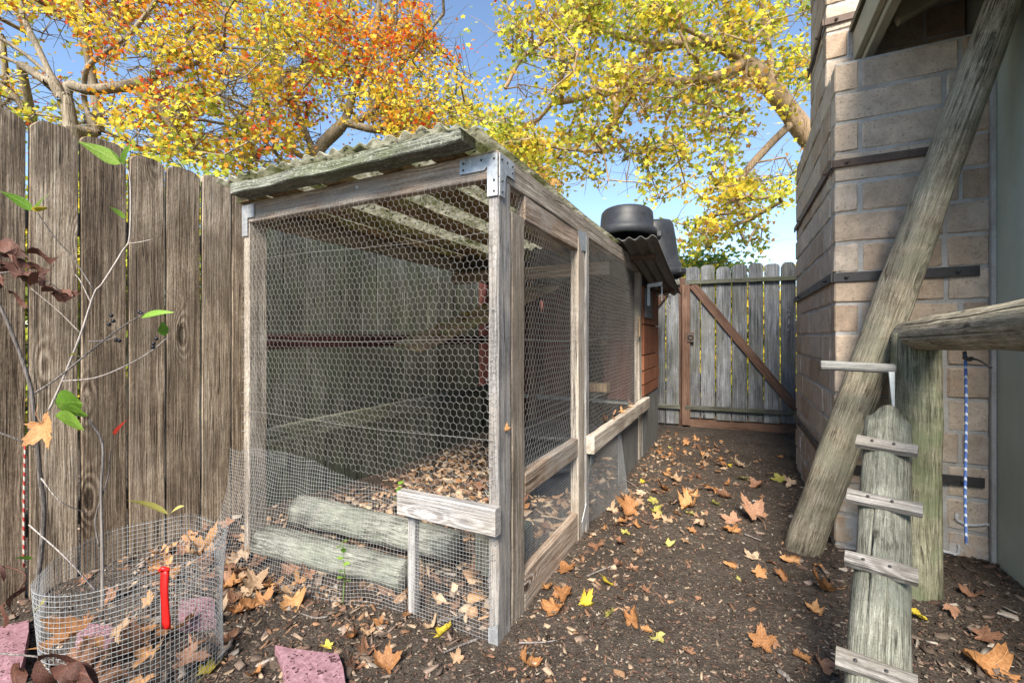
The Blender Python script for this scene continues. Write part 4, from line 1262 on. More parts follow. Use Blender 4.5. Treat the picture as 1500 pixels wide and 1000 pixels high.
# ------------------------------------------------------------------ mulch, litter (uncountable)
def chips(name, pts, smin, smax, palette, flat=.5, label=None, cat=None, lift=0.0):
    n = len(pts)
    L = RNG.uniform(smin, smax, n); Wd = L * RNG.uniform(.22, .6, n); T = L * RNG.uniform(.05, .16, n)
    yaw = RNG.uniform(0, 6.28, n); pit = RNG.normal(0, flat * .5, n); rol = RNG.normal(0, flat, n)
    c8 = np.array([[-.5, -.5, 0], [.5, -.4, 0], [.45, .5, 0], [-.4, .45, 0], [-.45, -.35, 1], [.42, -.35, 1], [.38, .42, 1], [-.35, .38, 1]])
    V = c8[None] * np.stack([L, Wd, T], 1)[:, None]
    V = V + RNG.normal(0, 1, V.shape) * (L * .06)[:, None, None]
    cy, sy, cp, sp, cr, sr = np.cos(yaw), np.sin(yaw), np.cos(pit), np.sin(pit), np.cos(rol), np.sin(rol)
    x, y, z = V[..., 0], V[..., 1], V[..., 2]
    y, z = y * cr[:, None] - z * sr[:, None], y * sr[:, None] + z * cr[:, None]
    x, z = x * cp[:, None] + z * sp[:, None], -x * sp[:, None] + z * cp[:, None]
    x, y = x * cy[:, None] - y * sy[:, None], x * sy[:, None] + y * cy[:, None]
    V = np.stack([x + pts[:, 0:1], y + pts[:, 1:2], z + (gz(pts[:, 0], pts[:, 1]) + lift)[:, None] + .001], -1)
    q = np.array([[3, 2, 1, 0], [4, 5, 6, 7], [0, 1, 5, 4], [1, 2, 6, 5], [2, 3, 7, 6], [3, 0, 4, 7]])
    Fq = (np.arange(n)[:, None, None] * 8 + q[None]).reshape(-1, 4)
    m = np_mesh(name, V.reshape(-1, 3), Fq)
    pal = np.array(palette)
    col = pal[RNG.integers(0, len(pal), n)] * RNG.uniform(.7, 1.3, (n, 1))
    vcol(m, np.repeat(col, 8, 0))
    return link(name, m, M['chips'], label=label, cat=cat, kind='stuff')
def scatter(n, y0, y1):
    """points over the visible soil, denser towards the viewer's end of the yard"""
    y = y0 * (y1 / y0) ** RNG.random(n)
    x = y * RNG.uniform(-1.2, 1.2, n)
    return np.stack([x, y], 1)
soil_pal = [(.04, .03, .024), (.06, .042, .032), (.12, .068, .048), (.09, .055, .04), (.05, .038, .03), (.085, .062, .046), (.13, .095, .07), (.19, .145, .105), (.10, .06, .045), (.16, .10, .075), (.24, .20, .16)]
chips('wood_mulch', scatter(36000, .85, 5.2), .005, .019, soil_pal, .5, 'fine dark bark mulch covering the yard soil', 'mulch')
big_pal = [(.06, .045, .036), (.09, .065, .05), (.12, .09, .07), (.16, .12, .095), (.20, .15, .12), (.11, .07, .052), (.30, .26, .22)]
pp = scatter(1700, .95, 3.2)
pp = pp[(pp[:, 0] < -.1) | (pp[:, 0] > 1.2)]
chips('bark_pieces', pp, .02, .055, big_pal, .35, 'larger bark pieces and wood shreds lying in the mulch', 'bark')
# leaf crumbs inside the run and along its foot
un, vn = RNG.uniform(.05, 1.5, 1500), RNG.uniform(.05, 2.3, 1500)
pin = np.stack([P0.x + D2.x * un + D1.x * vn, P0.y + D2.y * un + D1.y * vn], 1)
chips('leaf_litter', pin, .03, .09, [(.20, .12, .07), (.30, .18, .10), (.36, .24, .15), (.15, .09, .06), (.26, .20, .15), (.42, .32, .22)], .7, 'brown broken leaf litter on the floor of the run', 'leaf litter')
for k in range(24):
    u, v = random.uniform(.1, 1.2), random.uniform(.45, 1.5)
    drop_leaf(random.choices(['orange', 'brown', 'tan'], [.25, .5, .25])[0], C(u, v), random.uniform(.07, .13), 25, gzf(C(u, v)) + random.uniform(.0, .05), 'run')
un, vn = -np.abs(RNG.normal(0, .30, 700)) - .03, RNG.uniform(-.1, 3.4, 700)
pl_ = np.stack([P0.x + D2.x * un + D1.x * vn, P0.y + D2.y * un + D1.y * vn], 1)
un, vn = RNG.uniform(.3, 1.6, 500), -np.abs(RNG.normal(0, .22, 500)) - .02
pl_ = np.concatenate([pl_, np.stack([P0.x + D2.x * un + D1.x * vn, P0.y + D2.y * un + D1.y * vn], 1)])
chips('leaf_crumbs', pl_, .012, .042, [(.17, .095, .055), (.26, .15, .085), (.12, .07, .048), (.22, .16, .12), (.30, .22, .15)], .7, 'crumbled brown leaf scraps along the foot of the run', 'leaf litter')
# leaves caught on the run
def caught(p, size, kind, label, rx=70):
    Mx = Matrix.Translation(Vector(p)) @ Matrix.Rotation(random.uniform(0, 6.28), 4, 'Z') @ Matrix.Rotation(R(rx), 4, 'X') @ Matrix.Scale(size, 4)
    return link('caught_leaf', leaf_variant(kind, random.randrange(NV)), None, None, Mx, label, 'leaf')
caught(C(-.006, .045, .69), .05, 'orange', 'small red brown leaf stuck on the corner post of the run')
for i in range(7):
    drop_leaf(random.choice(['brown', 'orange', 'tan']), C(-.02 + random.uniform(-.01, .015), 1.3 + i * .13, 0), random.uniform(.05, .09), 30, .497, 'rail')
for i in range(12):
    f = random.random()
    p = C(1.17, .95, .93).lerp(C(.72, 2.15, 1.42), f) + D2 * random.uniform(-.12, .12)
    drop_leaf(random.choice(['brown', 'orange', 'tan', 'lime']), p, random.uniform(.08, .13), 20, p.z + .015, 'ramp')

# twigs
for i, (x0, y0, x1, y1, r_) in enumerate(((905, 700, 935, 718, .006), (1090, 785, 1115, 795, .004), (860, 845, 905, 828, .004), (640, 915, 690, 895, .007), (700, 940, 650, 962, .005), (1140, 990, 1155, 1005, .008), (340, 938, 318, 968, .006), (480, 905, 440, 900, .004), (760, 945, 815, 940, .003), (975, 930, 955, 945, .003))):
    a, b = Gp(x0, y0), Gp(x1, y1)
    m_ = a.lerp(b, .5) + Vector((random.uniform(-.015, .015), random.uniform(-.015, .015), 0))
    pts = [Vector((q.x, q.y, gzf(q) + r_ + .003)) for q in (a, m_, b)]
    tube_obj('twig', pts, r_, r_ * .6, M['twig'], None, label='thin bare twig lying on the mulch', cat='twig', group='twigs on the soil')

# stones
def stone_obj(poly, h, label):
    c = Vector((sum(p.x for p in poly) / len(poly), sum(p.y for p in poly) / len(poly), 0))
    zb = gzf(c) - .02
    rings = []
    pts = []
    for i in range(len(poly)):
        a, b = poly[i], poly[(i + 1) % len(poly)]
        for k in range(4):
            q = a.lerp(b, k / 4); pts.append(Vector((q.x, q.y, 0)) + Vector((random.uniform(-.004, .004), random.uniform(-.004, .004), 0)))
    n = len(pts)
    V, Fc = [], []
    for (z, s) in ((0, 1.0), (h - .006, 1.0), (h, .97), (h + .001, .6), (h + .002, .25)):
        for q in pts:
            V.append((c.x + (q.x - c.x) * s - c.x, c.y + (q.y - c.y) * s - c.y, z + random.uniform(-.0015, .0015)))
    for r_ in range(4):
        for k in range(n):
            a, b = r_ * n + k, r_ * n + (k + 1) % n
            Fc.append((a, b, b + n, a + n))
    Fc.append(tuple(range(4 * n, 5 * n)))
    return link('paving_stone', mesh_of('stone', V, Fc), M['stone'], None, Matrix.Translation((c.x, c.y, zb)), label=label, cat='stone')
stone_obj([Gp(403, 944, .03), Gp(496, 957, .03), Gp(520, 1050, .03), Gp(432, 1035, .03)], .05, 'pitted pink stone slab by the fallen leaves in front of the run')
stone_obj([Gp(-60, 1000, .04), Gp(30, 985, .04), Gp(44, 905, .04), Gp(-20, 918, .04)], .06, 'reddish stone slab on the ground beside the fence foot')
stone_obj([W(262, 850, 1.50), W(318, 842, 1.52), W(312, 826, 1.62), W(262, 832, 1.60)], .075, 'pinkish stone lying inside the back of the wire cage')
stone_obj([W(110, 880, 1.42), W(170, 872, 1.42), W(165, 858, 1.5), W(115, 862, 1.5)], .05, 'dusty pink stone among the leaves in the cage')

# ------------------------------------------------------------------ sapling and shrub stems
sap = thing('sapling', 'thin leafless grey sapling with dark berries rising from the cage', 'sapling', (CC.x + .02, CC.y, 0))
def stem(pts, r0, r1, mat='stem', parent=None):
    return tube_obj('branch', [W(*p) for p in pts], r0, r1, M[mat], parent)
stem([(50, 900, 1.27), (64, 760, 1.25), (58, 690, 1.24), (47, 580, 1.23), (30, 520, 1.22), (0, 448, 1.20), (-30, 400, 1.19)], .0065, .0035, 'twig', sap)
stem([(47, 578, 1.23), (85, 553, 1.27), (140, 508, 1.3), (180, 478, 1.32), (210, 460, 1.34)], .003, .0018, 'twig', sap)
stem([(150, 905, 1.36), (150, 790, 1.36), (148, 720, 1.36), (150, 650, 1.36), (130, 615, 1.36)], .0048, .0028, 'twig', sap)
stem([(145, 800, 1.36), (140, 758, 1.36), (158, 700, 1.37), (162, 660, 1.38)], .003, .0015, 'twig', sap)
stem([(72, 600, 1.33), (90, 560, 1.34), (118, 490, 1.35), (138, 430, 1.36), (150, 415, 1.36), (178, 370, 1.38), (190, 345, 1.38), (190, 260, 1.37), (178, 238, 1.36)], .0032, .0018, 'stem', sap)
stem([(138, 425, 1.36), (105, 375, 1.35), (82, 350, 1.33), (55, 312, 1.30)], .0022, .0014, 'twig', sap)
stem([(118, 488, 1.35), (85, 455, 1.33), (45, 422, 1.30)], .002, .0013, 'stem', sap)
stem([(134, 445, 1.36), (118, 412, 1.35), (110, 402, 1.35)], .002, .001, 'stem', sap)
stem([(188, 357, 1.38), (208, 354, 1.38), (224, 350, 1.38)], .0016, .001, 'stem', sap)
stem([(92, 558, 1.34), (140, 553, 1.34), (185, 535, 1.36), (220, 515, 1.38), (248, 492, 1.40)], .0024, .0014, 'stem', sap)
stem([(130, 500, 1.31), (155, 498, 1.33), (172, 492, 1.34)], .0014, .001, 'stem', sap)
stem([(-5, 632, 1.2), (30, 645, 1.22), (52, 655, 1.24)], .003, .002, 'twig', sap)
stem([(145, 870, 1.18), (100, 820, 1.12), (42, 768, 1.10)], .002, .0014, 'stem', sap)
stem([(180, 865, 1.32), (215, 830, 1.32), (255, 787, 1.34)], .002, .0012, 'twig', sap)
stem([(290, 812, 1.5), (275, 785, 1.5), (250, 752, 1.48)], .002, .0014, 'twig', sap)
stem([(60, 700, 1.2), (90, 735, 1.22), (130, 752, 1.3)], .0018, .001, 'stem', sap)
for (px, py, Y) in ((163, 462, 1.33), (166, 470, 1.33), (160, 475, 1.33), (204, 457, 1.34), (207, 459, 1.34), (170, 498, 1.34), (175, 499, 1.34), (225, 503, 1.38), (229, 496, 1.38), (224, 508, 1.38)):
    q = W(px, py, Y)
    link('berry', lathe([(.0005, -.006), (.004, -.004), (.0055, 0), (.004, .004), (.0005, .006)], 8), M['berry'], sap, Matrix.Translation(q))
def lf(px, py, px2, py2, Y, mat, lab, wd=.26, roll=.6, dy=-.02):
    a, b = W(px, py, Y), W(px2, py2, Y + dy)
    return place_leaf('leaf', a, b - a, (b - a).length, M[mat], sap, roll, wd)
lf(178, 240, 120, 208, 1.36, 'leaf_green', '', .2, 1.2)
lf(178, 240, 160, 214, 1.36, 'leaf_green', '', .26, -.5)
lf(180, 242, 187, 206, 1.36, 'leaf_green', '', .28, .9)
lf(50, 308, 5, 280, 1.30, 'leaf_green', '', .2, 1.2)
lf(52, 308, 68, 281, 1.30, 'leaf_green', '', .3, .9)
lf(54, 310, 64, 300, 1.30, 'leaf_yellow', '', .4, .2)
lf(205, 464, 250, 453, 1.34, 'leaf_green', '', .13, .9)
lf(242, 492, 236, 470, 1.39, 'leaf_green', '', .32, .9)
lf(112, 518, 100, 519, 1.34, 'leaf_lime', '', .35, .7)
lf(184, 320, 162, 302, 1.37, 'leaf_green', '', .22, .8)
lf(82, 590, 128, 588, 1.34, 'leaf_green', '', .38, -1.25)
lf(84, 596, 122, 602, 1.33, 'leaf_green', '', .24, -.9)
lf(90, 600, 136, 604, 1.32, 'leaf_green', '', .24, -1.0)
lf(82, 608, 132, 626, 1.32, 'leaf_green', '', .26, -1.2)
lf(168, 636, 187, 608, 1.38, 'leaf_red', '', .24, .5)
lf(248, 752, 192, 727, 1.48, 'leaf_lime', '', .15, 1.0)
lf(248, 752, 267, 738, 1.48, 'leaf_lime', '', .22, .5)
lf(48, 818, 22, 815, 1.1, 'leaf_green', '', .3, .8)
lf(55, 890, 62, 880, 1.15, 'leaf_lime', '', .4, .8)
Mx = Matrix.Translation(W(66, 625, 1.20)) @ Matrix.Rotation(R(75), 4, 'X') @ Matrix.Rotation(R(215), 4, 'Z') @ Matrix.Scale(.14, 4)
link('caught_leaf', leaf_variant('orange', 3), None, None, Mx, 'large dry orange tan leaf caught on the grey sapling stem', 'leaf')
# shrivelled dark leaves at the picture's left edge: a dead branch reaching in
dead = thing('dead_branch', 'dead branch with shrivelled dark brown leaves in front of the fence', 'branch', W(-60, 420, 1.12))
tube_obj('stem', [W(-80, 440, 1.10), W(0, 400, 1.12), (W(60, 408, 1.13)), W(88, 425, 1.14)], .003, .0012, M['twig'], dead)
for (a, b, c, d) in ((-10, 362, 22, 370), (30, 400, 55, 404), (60, 418, 88, 428), (84, 424, 104, 430), (0, 355, 38, 364), (0, 372, 40, 372), (8, 374, 45, 392), (2, 392, 42, 400), (40, 372, 78, 383), (42, 388, 72, 400), (0, 398, 50, 410), (38, 412, 62, 408), (46, 420, 40, 405), (0, 412, -6, 428), (12, 428, 38, 442), (72, 415, 84, 438), (76, 432, 108, 436), (92, 422, 100, 434), (55, 402, 70, 425), (20, 384, 60, 394), (-20, 380, 10, 385), (-30, 400, 8, 405)):
    p, q = W(a, b, 1.12 + random.uniform(-.02, .02)), W(c, d, 1.12 + random.uniform(-.02, .02))
    place_leaf('shrivelled_leaf', p, q - p, (q - p).length * 1.15, M['leaf_dark'], dead, random.uniform(-1, 1), .17, .5 * random.choice((-1, 1)), .10)
dead2 = thing('withered_twig', 'withered reddish twig with drooping dark leaves low by the cage', 'branch', W(-20, 900, 1.0))
tube_obj('stem', [W(-30, 832, 1.0), W(10, 830, 1.0), W(38, 842, 1.0), W(30, 862, 1.0)], .002, .0015, M['leaf_dark'], dead2)
for (a, b, c, d) in ((32, 856, 4, 905), (28, 862, 12, 880), (20, 870, -10, 920), (-6, 830, 4, 845)):
    p, q = W(a, b, 1.0), W(c, d, 1.0 + random.uniform(-.03, .02))
    place_leaf('shrivelled_leaf', p, q - p, (q - p).length, M['leaf_dark'], dead2, random.uniform(-1, 1), .16, .5, .08)
tube_obj('stem', [W(-20, 955, .98), W(60, 962, .98), W(105, 975, .98)], .002, .0015, M['twig'], dead2)
for (a, b, c, d) in ((62, 962, 130, 985), (75, 970, 118, 1010), (92, 972, 140, 1000), (60, 965, 70, 1020), (30, 962, 22, 1010)):
    p, q = W(a, b, .98), W(c, d, .98 + random.uniform(-.03, .02))
    place_leaf('shrivelled_leaf', p, q - p, (q - p).length * 1.1, M['leaf_dark'], dead2, random.uniform(-1, 1), .2, .6, .12)
# striped plant stake
def stripe():
    n = NT('red_white_stripe')
    z = n.n('SeparateXYZ', {0: n.n('TexCoord').outputs['Object']})
    s = n.ma('SINE', n.ma('ADD', n.ma('MULTIPLY', z.outputs[2], 190), n.ma('MULTIPLY', z.outputs[0], 260)))
    return n.done(n.mix(n.ma('GREATER_THAN', s, .0), (.42, .40, .36), (.33, .03, .03)), .5)
stk = tube_obj('striped_stake', [W(35, 830, 1.60), W(35, 740, 1.60), W(37, 640, 1.60)], .003, .003, stripe(), None, label='slim red and white striped stake standing against the fence', cat='stake')
# small seedlings
def seedling(p, h, n, label, sc=.03):
    p = Vector(p); t_ = thing('seedling', label, 'seedling', p)
    tube_obj('stem', [p, p + Vector((.004, .003, h * .5)), p + Vector((-.003, 0, h))], .0015, .0008, M['leaf_green'], t_)
    for k in range(n):
        a = random.uniform(0, 6.28); z = h * (.35 + .65 * k / max(1, n - 1))
        place_leaf('leaf', p + Vector((0, 0, z)), (math.cos(a), math.sin(a), .35), sc * random.uniform(.8, 1.2), M['leaf_green'], t_, random.uniform(-.3, .3), .4)
q = C(.62, -.07); seedling((q.x, q.y, gzf(q)), .24, 8, 'tiny green seedling growing in front of the logs at the mesh foot', .03)
q = C(.42, .75); seedling((q.x, q.y, gzf(q)), .34, 16, 'leafy green weed growing up inside the run', .045)
q = C(.95, .62); seedling((q.x, q.y, gzf(q)), .20, 10, 'low green weed among the litter behind the logs', .04)
q = C(.09, 1.12); seedling((q.x, q.y, gzf(q)), .30, 18, 'green weed growing behind the loose mesh flap', .05)

# ------------------------------------------------------------------ trees
def leaf_cards(centers, sizes, cols, seed):
    """small five-lobed leaves, one fan each"""
    rg = np.random.default_rng(seed)
    n = len(centers)
    ang = np.array([-2.3, -1.55, -1.0, -.5, 0, .5, 1.0, 1.55, 2.3])
    rad = np.array([.62, .52, .86, .60, 1.0, .60, .86, .52, .62])
    base = np.concatenate([[[0, -.12, 0]], np.stack([rad * np.sin(ang), rad * np.cos(ang), -.16 * rad ** 2], 1)])
    Nn = rg.normal(0, 1, (n, 3)); Nn[:, 2] += .9; Nn[:, 1] -= .35
    Nn /= np.linalg.norm(Nn, axis=1, keepdims=True)
    T = np.cross(Nn, rg.normal(0, 1, (n, 3))); T /= np.linalg.norm(T, axis=1, keepdims=True)
    B = np.cross(Nn, T)
    V = (base[None, :, 0, None] * T[:, None] + base[None, :, 1, None] * B[:, None] + base[None, :, 2, None] * Nn[:, None]) * sizes[:, None, None] + centers[:, None]
    k = len(base)
    tri = np.array([[0, i, i + 1] for i in range(1, k - 1)])
    Fq = (np.arange(n)[:, None, None] * k + tri[None]).reshape(-1, 3)
    m = np_mesh('crown', V.reshape(-1, 3), Fq, False)
    vcol(m, np.repeat(cols, k, 0))
    return m

def tree(name, label, base, limbs, blobs, ncl, nleaf, lsize, palette, seed, bark, depth, r_base, group=None, spread=.34, redness=None, keep_out=None, holes=()):
    """limbs: list of [(px,py,Y)..., ] ; blobs: (px,py,rx,ry,weight) foliage regions, at Y in depth"""
    rg = random.Random(seed); ng = np.random.default_rng(seed)
    base = Vector(base)
    t_ = thing(name, label, 'tree', base, group)
    nodes, par, rad = [], [], []
    def add(p, pa): nodes.append(Vector(p)); par.append(pa); return len(nodes) - 1
    VV, FF, n0 = [], [], 0
    first = True
    for lb in limbs:
        pts = [W(*q[:3]) for q in lb]
        if first: pts = [base] + pts
        path = smooth_path(pts, 5)
        # join to the nearest node
        pa = -1 if first else min(range(len(nodes)), key=lambda i: (nodes[i] - path[0]).length)
        for p in path: pa = add(p, pa)
        first = False
    nlimb = len(nodes)
    tot = sum(b[4] for b in blobs)
    cl = []
    for (px, py, rx, ry, wt) in blobs:
        for _ in range(max(1, int(ncl * wt / tot))):
            a, q = rg.uniform(0, 6.28), math.sqrt(rg.random())
            Y = rg.uniform(*depth)
            cl.append(W(px + rx * q * math.cos(a), py + ry * q * math.sin(a), Y))
    arr0 = Vector(nodes[nlimb - 1])
    cl.sort(key=lambda p: min((p - nodes[i]).length for i in range(0, nlimb, 2)))
    cl_id = []
    for p in cl:
        N_ = np.array([tuple(q) for q in nodes])
        d = np.linalg.norm(N_ - np.array(p), axis=1)
        # prefer parents lower than the cluster, so twigs rise
        d = d + .5 * np.maximum(0, N_[:, 2] - p.z)
        pa = int(np.argmin(d)); q0 = nodes[pa]
        L = (p - q0).length
        k = max(1, int(L / .35))
        mid = q0.lerp(p, .5) + Vector((rg.uniform(-1, 1), rg.uniform(-1, 1), rg.uniform(-.3, 1))) * L * .13
        for i in range(1, k + 1):
            f = i / k
            c = q0 * (1 - f) ** 2 + mid * 2 * f * (1 - f) + p * f * f
            pa = add(c, pa)
        cl_id.append(pa)
    # pipe model radii
    n = len(nodes); w_ = [0.0] * n
    for i in cl_id: w_[i] += 1
    for i in range(n - 1, 0, -1):
        if par[i] >= 0: w_[par[i]] += max(w_[i], .6) if i not in () else 0
    wm = max(w_)
    rad = [max(.006, r_base * (x / wm) ** .48) for x in w_]
    for i in range(nlimb):
        rad[i] = max(rad[i], r_base * .22)
    P_, Q_, Ra, Rb = [], [], [], []
    for i in range(n):
        if par[i] >= 0:
            V, Fc = tube([nodes[par[i]], nodes[i]], [min(rad[par[i]], rad[i] * 1.35), rad[i]], 8 if rad[i] > .03 else 5)
            VV += [tuple(v - base) for v in V]; FF += [tuple(x + n0 for x in f) for f in Fc]; n0 += len(V)
    for i in cl_id:
        for _ in range(5):
            q = Vector((rg.gauss(0, 1), rg.gauss(0, 1), rg.gauss(.1, .6))) * spread * 1.1
            m_ = nodes[i] + q * .5 + Vector((0, 0, .06 * rg.uniform(-1, 1)))
            V, Fc = tube([nodes[i], m_, nodes[i] + q], [.006, .004, .0025], 3)
            VV += [tuple(v - base) for v in V]; FF += [tuple(x + n0 for x in f) for f in Fc]; n0 += len(V)
    link('trunk', mesh_of('trunk', VV, FF, True), M[bark], t_, Matrix.Translation(base))
    # leaves
    cs = np.array([tuple(p) for p in cl])
    per = max(1, nleaf // len(cs))
    pal = np.array([c for c, _ in palette]); wt = np.array([x for _, x in palette]); wt = wt / wt.sum()
    ctr, cols = [], []
    for c in cs:
        m_ = ng.poisson(per)
        if m_ == 0: continue
        sg = spread * ng.uniform(.6, 1.25)
        pts = c + ng.normal(0, 1, (m_, 3)) * np.array([sg, sg, sg * .6])
        w2 = wt
        if redness is not None:
            px = 750 + F * c[0] / c[1]; py = HZ - F * (c[2] - CH) / c[1]
            w2 = wt * redness(px, py, len(pal)); w2 = w2 / w2.sum()
        k1 = ng.choice(len(pal), p=w2)
        ii = np.where(ng.random(m_) < .76, k1, ng.choice(len(pal), m_, p=w2))
        cc = pal[ii] * ng.uniform(.8, 1.2, (m_, 1)) * ng.uniform(.85, 1.2)
        ctr.append(pts); cols.append(cc)
    ctr = np.concatenate(ctr); cols = np.concatenate(cols)
    for (hx, hy, ha, hb) in holes:
        px = 750 + F * ctr[:, 0] / ctr[:, 1]; py = HZ - F * (ctr[:, 2] - CH) / ctr[:, 1]
        q = ((px - hx) / ha) ** 2 + ((py - hy) / hb) ** 2
        k = (q > ng.uniform(.55, 1.25, len(q))) | (ng.random(len(q)) < .04)
        ctr, cols = ctr[k], cols[k]
    if keep_out is not None:
        k = keep_out(ctr); ctr, cols = ctr[k], cols[k]
    sz = lsize * ng.uniform(.6, 1.25, len(ctr))
    m = leaf_cards(ctr - np.array(base), sz, np.clip(cols, 0, .9), seed)
    link('crown', m, M['crown'], t_, Matrix.Translation(base), kind='stuff')
    return t_

YEL, GOLD, ORG, RED, GRN, LIM, BRN = (.80, .62, .07), (.74, .48, .05), (.66, .26, .025), (.60, .085, .025), (.26, .31, .04), (.58, .57, .07), (.38, .21, .06)
PA = [(YEL, 3.6), (GOLD, 2.2), (ORG, 1.9), (RED, .9), (GRN, 1.7), (LIM, 2.4)]
def red_a(px, py, n):
    k = np.ones(n)
    if py < 40: k[2] *= 2.2; k[3] *= 2.5
    return k
def red_b(px, py, n):
    k = np.ones(n)
    if px > 500 and py < 130: k[2] *= 3.5; k[3] *= 4; k[4] *= .5
    if px > 620 and py > 90: k[2] *= .3; k[3] *= .1; k[0] *= 2; k[5] *= 2
    return k
Y1 = 5.2
tree('maple_tree', 'autumn tree with yellow and red leaves and forked grey limbs behind the fence', W(118, HZ + F * CH / Y1, Y1),
     [[(104, 190, Y1), (87, 140, Y1), (62, 84, Y1), (36, 28, Y1), (20, -40, Y1 + .1), (0, -160, Y1)],
      [(104, 190, Y1), (98, 129, Y1 + .1), (134, 132, Y1 + .1), (196, 123, Y1 + .2), (280, 95, Y1 + .3), (328, 70, Y1 + .3)],
      [(140, 196, Y1 + .2), (126, 157, Y1 + .2), (123, 123, Y1 + .1), (134, 92, Y1), (190, 50, Y1), (230, 0, Y1)],
      [(146, 190, Y1 + .4), (136, 120, Y1 + .4), (126, 60, Y1 + .3), (118, -20, Y1 + .3), (140, -120, Y1)],
      [(72, 110, Y1), (30, 75, Y1 - .1), (-30, 40, Y1 - .2), (-120, 0, Y1 - .2)],
      [(70, 120, Y1), (20, 90, Y1 + .2), (-40, 70, Y1 + .2)],
      [(50, 185, Y1 + .5), (20, 140, Y1 + .5), (-30, 110, Y1 + .5)],
      [(280, 235, Y1 + .5), (225, 160, Y1 + .5), (190, 130, Y1 + .5)]],
     [(60, -60, 200, 90, 2.6), (250, -60, 170, 90, 2.2), (40, 30, 110, 40, 1.0), (220, 40, 120, 70, 2.4), (320, 120, 90, 90, 2.2), (220, 165, 90, 50, 1.4), (30, 140, 70, 30, .7), (-90, 120, 100, 120, .8), (330, 210, 70, 40, 1.0), (60, 175, 60, 18, .4), (240, 215, 60, 26, .6)],
     380, 20000, .039, PA, 3, 'bark_a', (4.95, 6.8), .10, spread=.20, redness=red_a,
     holes=[(75, 48, 34, 26), (62, 135, 30, 22), (200, 100, 30, 22), (345, 138, 26, 34), (310, 182, 26, 18), (15, 35, 16, 20), (10, 150, 20, 14), (205, 200, 20, 14), (100, 88, 22, 16)])
Y2 = 7.6
tree('sweetgum_tree', 'spreading orange and yellow autumn tree with a low fork behind the coop roof', W(460, HZ + F * CH / Y2, Y2),
     [[(461, 300, Y2), (462, 228, Y2), (504, 179, Y2), (518, 134, Y2), (546, 67, Y2), (560, -40, Y2)],
      [(462, 228, Y2), (442, 182, Y2), (426, 140, Y2), (406, 98, Y2), (386, 70, Y2), (360, -20, Y2)],
      [(500, 185, Y2), (540, 168, Y2), (563, 134, Y2), (600, 80, Y2), (650, 20, Y2)],
      [(455, 235, Y2 + .3), (424, 215, Y2 + .3), (390, 150, Y2 + .3), (370, 40, Y2 + .3)],
      [(450, 250, Y2 - .2), (420, 240, Y2 - .2), (385, 205, Y2 - .2), (350, 185, Y2 - .2)],
      [(505, 180, Y2), (560, 190, Y2 - .2), (620, 170, Y2 - .2), (680, 150, Y2 - .2)]],
     [(520, 40, 130, 60, 2.4), (420, 60, 90, 70, 1.8), (600, 110, 90, 60, 2.0), (480, 130, 100, 40, 1.2), (640, 180, 80, 50, 1.8), (390, 180, 60, 60, 1.0), (700, 240, 60, 40, 1.2), (580, -80, 150, 70, 2.0), (400, -80, 150, 80, 1.8), (360, 240, 40, 25, .6), (600, 190, 60, 25, .6), (440, 205, 40, 30, .5)],
     460, 26000, .047, [(YEL, 3.8), (GOLD, 2.4), (ORG, 1.6), (RED, .6), (GRN, 1.3), (LIM, 2.2)], 8, 'bark_a', (6.6, 8.8), .13, spread=.26, redness=red_b, holes=[(477, 200, 32, 22), (532, 198, 18, 18), (357, 135, 14, 30), (394, 215, 20, 30), (665, 30, 34, 50), (695, 92, 22, 26), (430, 90, 16, 12), (340, 60, 12, 20)])
Y3 = 6.4
PC = [(YEL, 3.0), (GOLD, 1.2), (LIM, 4.2), (GRN, 3.4), (BRN, 1.2)]
def chim_clear(P):
    px = 750 + F * P[:, 0] / P[:, 1]
    return px > 640
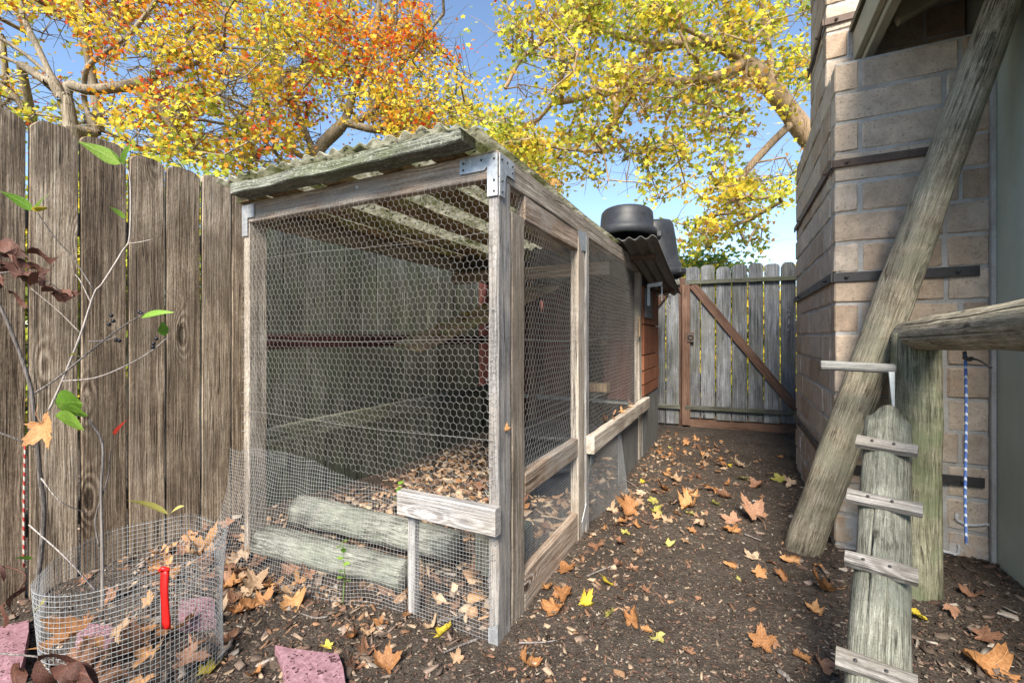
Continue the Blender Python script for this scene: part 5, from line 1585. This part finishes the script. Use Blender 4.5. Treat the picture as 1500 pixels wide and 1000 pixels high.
tree('sycamore_tree', 'large sycamore with a thick tan limb and yellow green leaves above the gate', W(1330, HZ + F * CH / Y3, Y3),
     [[(1300, 420, Y3), (1240, 270, Y3), (1186, 204, Y3), (1154, 160, Y3), (1126, 124, Y3), (1098, 96, Y3), (1060, 70, Y3), (1000, 40, Y3), (930, 10, Y3), (860, -60, Y3)],
      [(1098, 96, Y3), (1040, 62, Y3 + .2), (970, 68, Y3 + .3), (938, 85, Y3 + .3), (900, 110, Y3 + .3), (860, 140, Y3 + .3), (820, 150, Y3 + .3)],
      [(1090, 92, Y3), (1050, 112, Y3 - .2), (994, 120, Y3 - .2), (938, 120, Y3 - .2), (900, 135, Y3 - .2)],
      [(1130, 130, Y3), (1128, 80, Y3), (1118, 20, Y3), (1110, -80, Y3)],
      [(970, 68, Y3 + .3), (900, 50, Y3 + .4), (840, 40, Y3 + .4), (770, 80, Y3 + .4), (740, 130, Y3 + .4)],
      [(1150, 190, Y3), (1125, 215, Y3), (1090, 255, Y3), (1078, 285, Y3), (1100, 320, Y3)],
      [(860, -60, Y3), (780, -40, Y3), (720, -10, Y3)]],
     [(800, 40, 85, 45, 1.6), (900, 30, 100, 45, 2.0), (1010, 40, 90, 55, 2.0), (1120, 45, 70, 55, 1.5), (870, 120, 90, 40, 1.6), (960, 140, 90, 45, 1.7), (1060, 140, 60, 40, 1.0), (1160, 110, 30, 50, .5), (820, 205, 80, 40, 1.3), (930, 215, 70, 25, .7), (1030, 210, 60, 35, .9), (760, 165, 40, 50, .7), (770, 250, 50, 22, .5), (880, 265, 30, 20, .25), (960, 268, 45, 25, .45), (1040, 285, 60, 35, .8), (1110, 295, 45, 50, .9), (1075, 345, 60, 22, .55), (1140, 250, 25, 30, .3), (900, -80, 220, 70, 2.6), (1120, -80, 120, 80, 1.6), (1010, 340, 40, 25, .3)],
     440, 21500, .049, PC, 15, 'bark_c', (5.4, 7.6), .14, spread=.19, keep_out=chim_clear, holes=[(710, 60, 22, 44), (770, 128, 34, 22), (1126, 228, 42, 36), (908, 262, 28, 38), (858, 288, 24, 30), (1152, 352, 24, 40), (1165, 30, 14, 22), (700, 150, 30, 20), (990, 310, 40, 16), (830, 150, 14, 14), (800, 178, 16, 14)])
# trees and hedge beyond the gate and fence
def back_tree(name, label, px, py0, py1, Y, rx, pal, seed, n, ls=.10, bark='bark_a'):
    base = W(px, HZ + F * CH / Y, Y)
    return tree(name, label, base, [[(px, py0 + 30, Y), (px + 4, (py0 + py1) / 2, Y), (px - 3, py1 + 10, Y)]],
                [(px, (py0 + py1) / 2, rx, abs(py0 - py1) / 2, 1)], 70, n, ls, pal, seed, bark, (Y - .7, Y + .7), .09, spread=.3)
back_tree('evergreen_tree', 'rounded dark green tree peeking over the gate top', 1040, 470, 378, 9.5, 38, [((.10, .18, .03), 3), ((.16, .24, .04), 2), ((.30, .34, .06), 1)], 31, 5000, .07)
back_tree('yellow_tree', 'low golden tree glowing behind the far end of the run', 985, 560, 385, 8.6, 60, [(YEL, 3), (LIM, 2), (GOLD, 1)], 33, 5000, .08)
back_tree('golden_shrub', 'golden shrub growing behind the right end of the gate', 1110, 590, 400, 8.0, 70, [(YEL, 3), (LIM, 2), (GRN, 1)], 35, 6000, .08)
back_tree('lime_tree', 'pale lime yellow tree between the orange tree and sycamore', 720, 330, 190, 9.5, 80, [(YEL, 3), ((.62, .55, .12), 3), (LIM, 2)], 37, 7000, .085)
back_tree('hedge_bush', 'dense yellow green bush behind the fence near the bare sapling', -40, 640, 330, 4.4, 150, [(LIM, 2), (YEL, 1), (GRN, 3)], 41, 9000, .07)
back_tree('hedge_bush', 'dark leafy bush hidden behind the fence alongside the run', 420, 600, 400, 6.0, 190, [(LIM, 1), (YEL, 1), (GRN, 3)], 43, 9000, .08)
back_tree('hedge_bush', 'leafy yellow green bush close behind the weathered fence', 200, 420, 250, 4.6, 150, [(LIM, 2), (YEL, 2), (GRN, 2)], 39, 9000, .04)
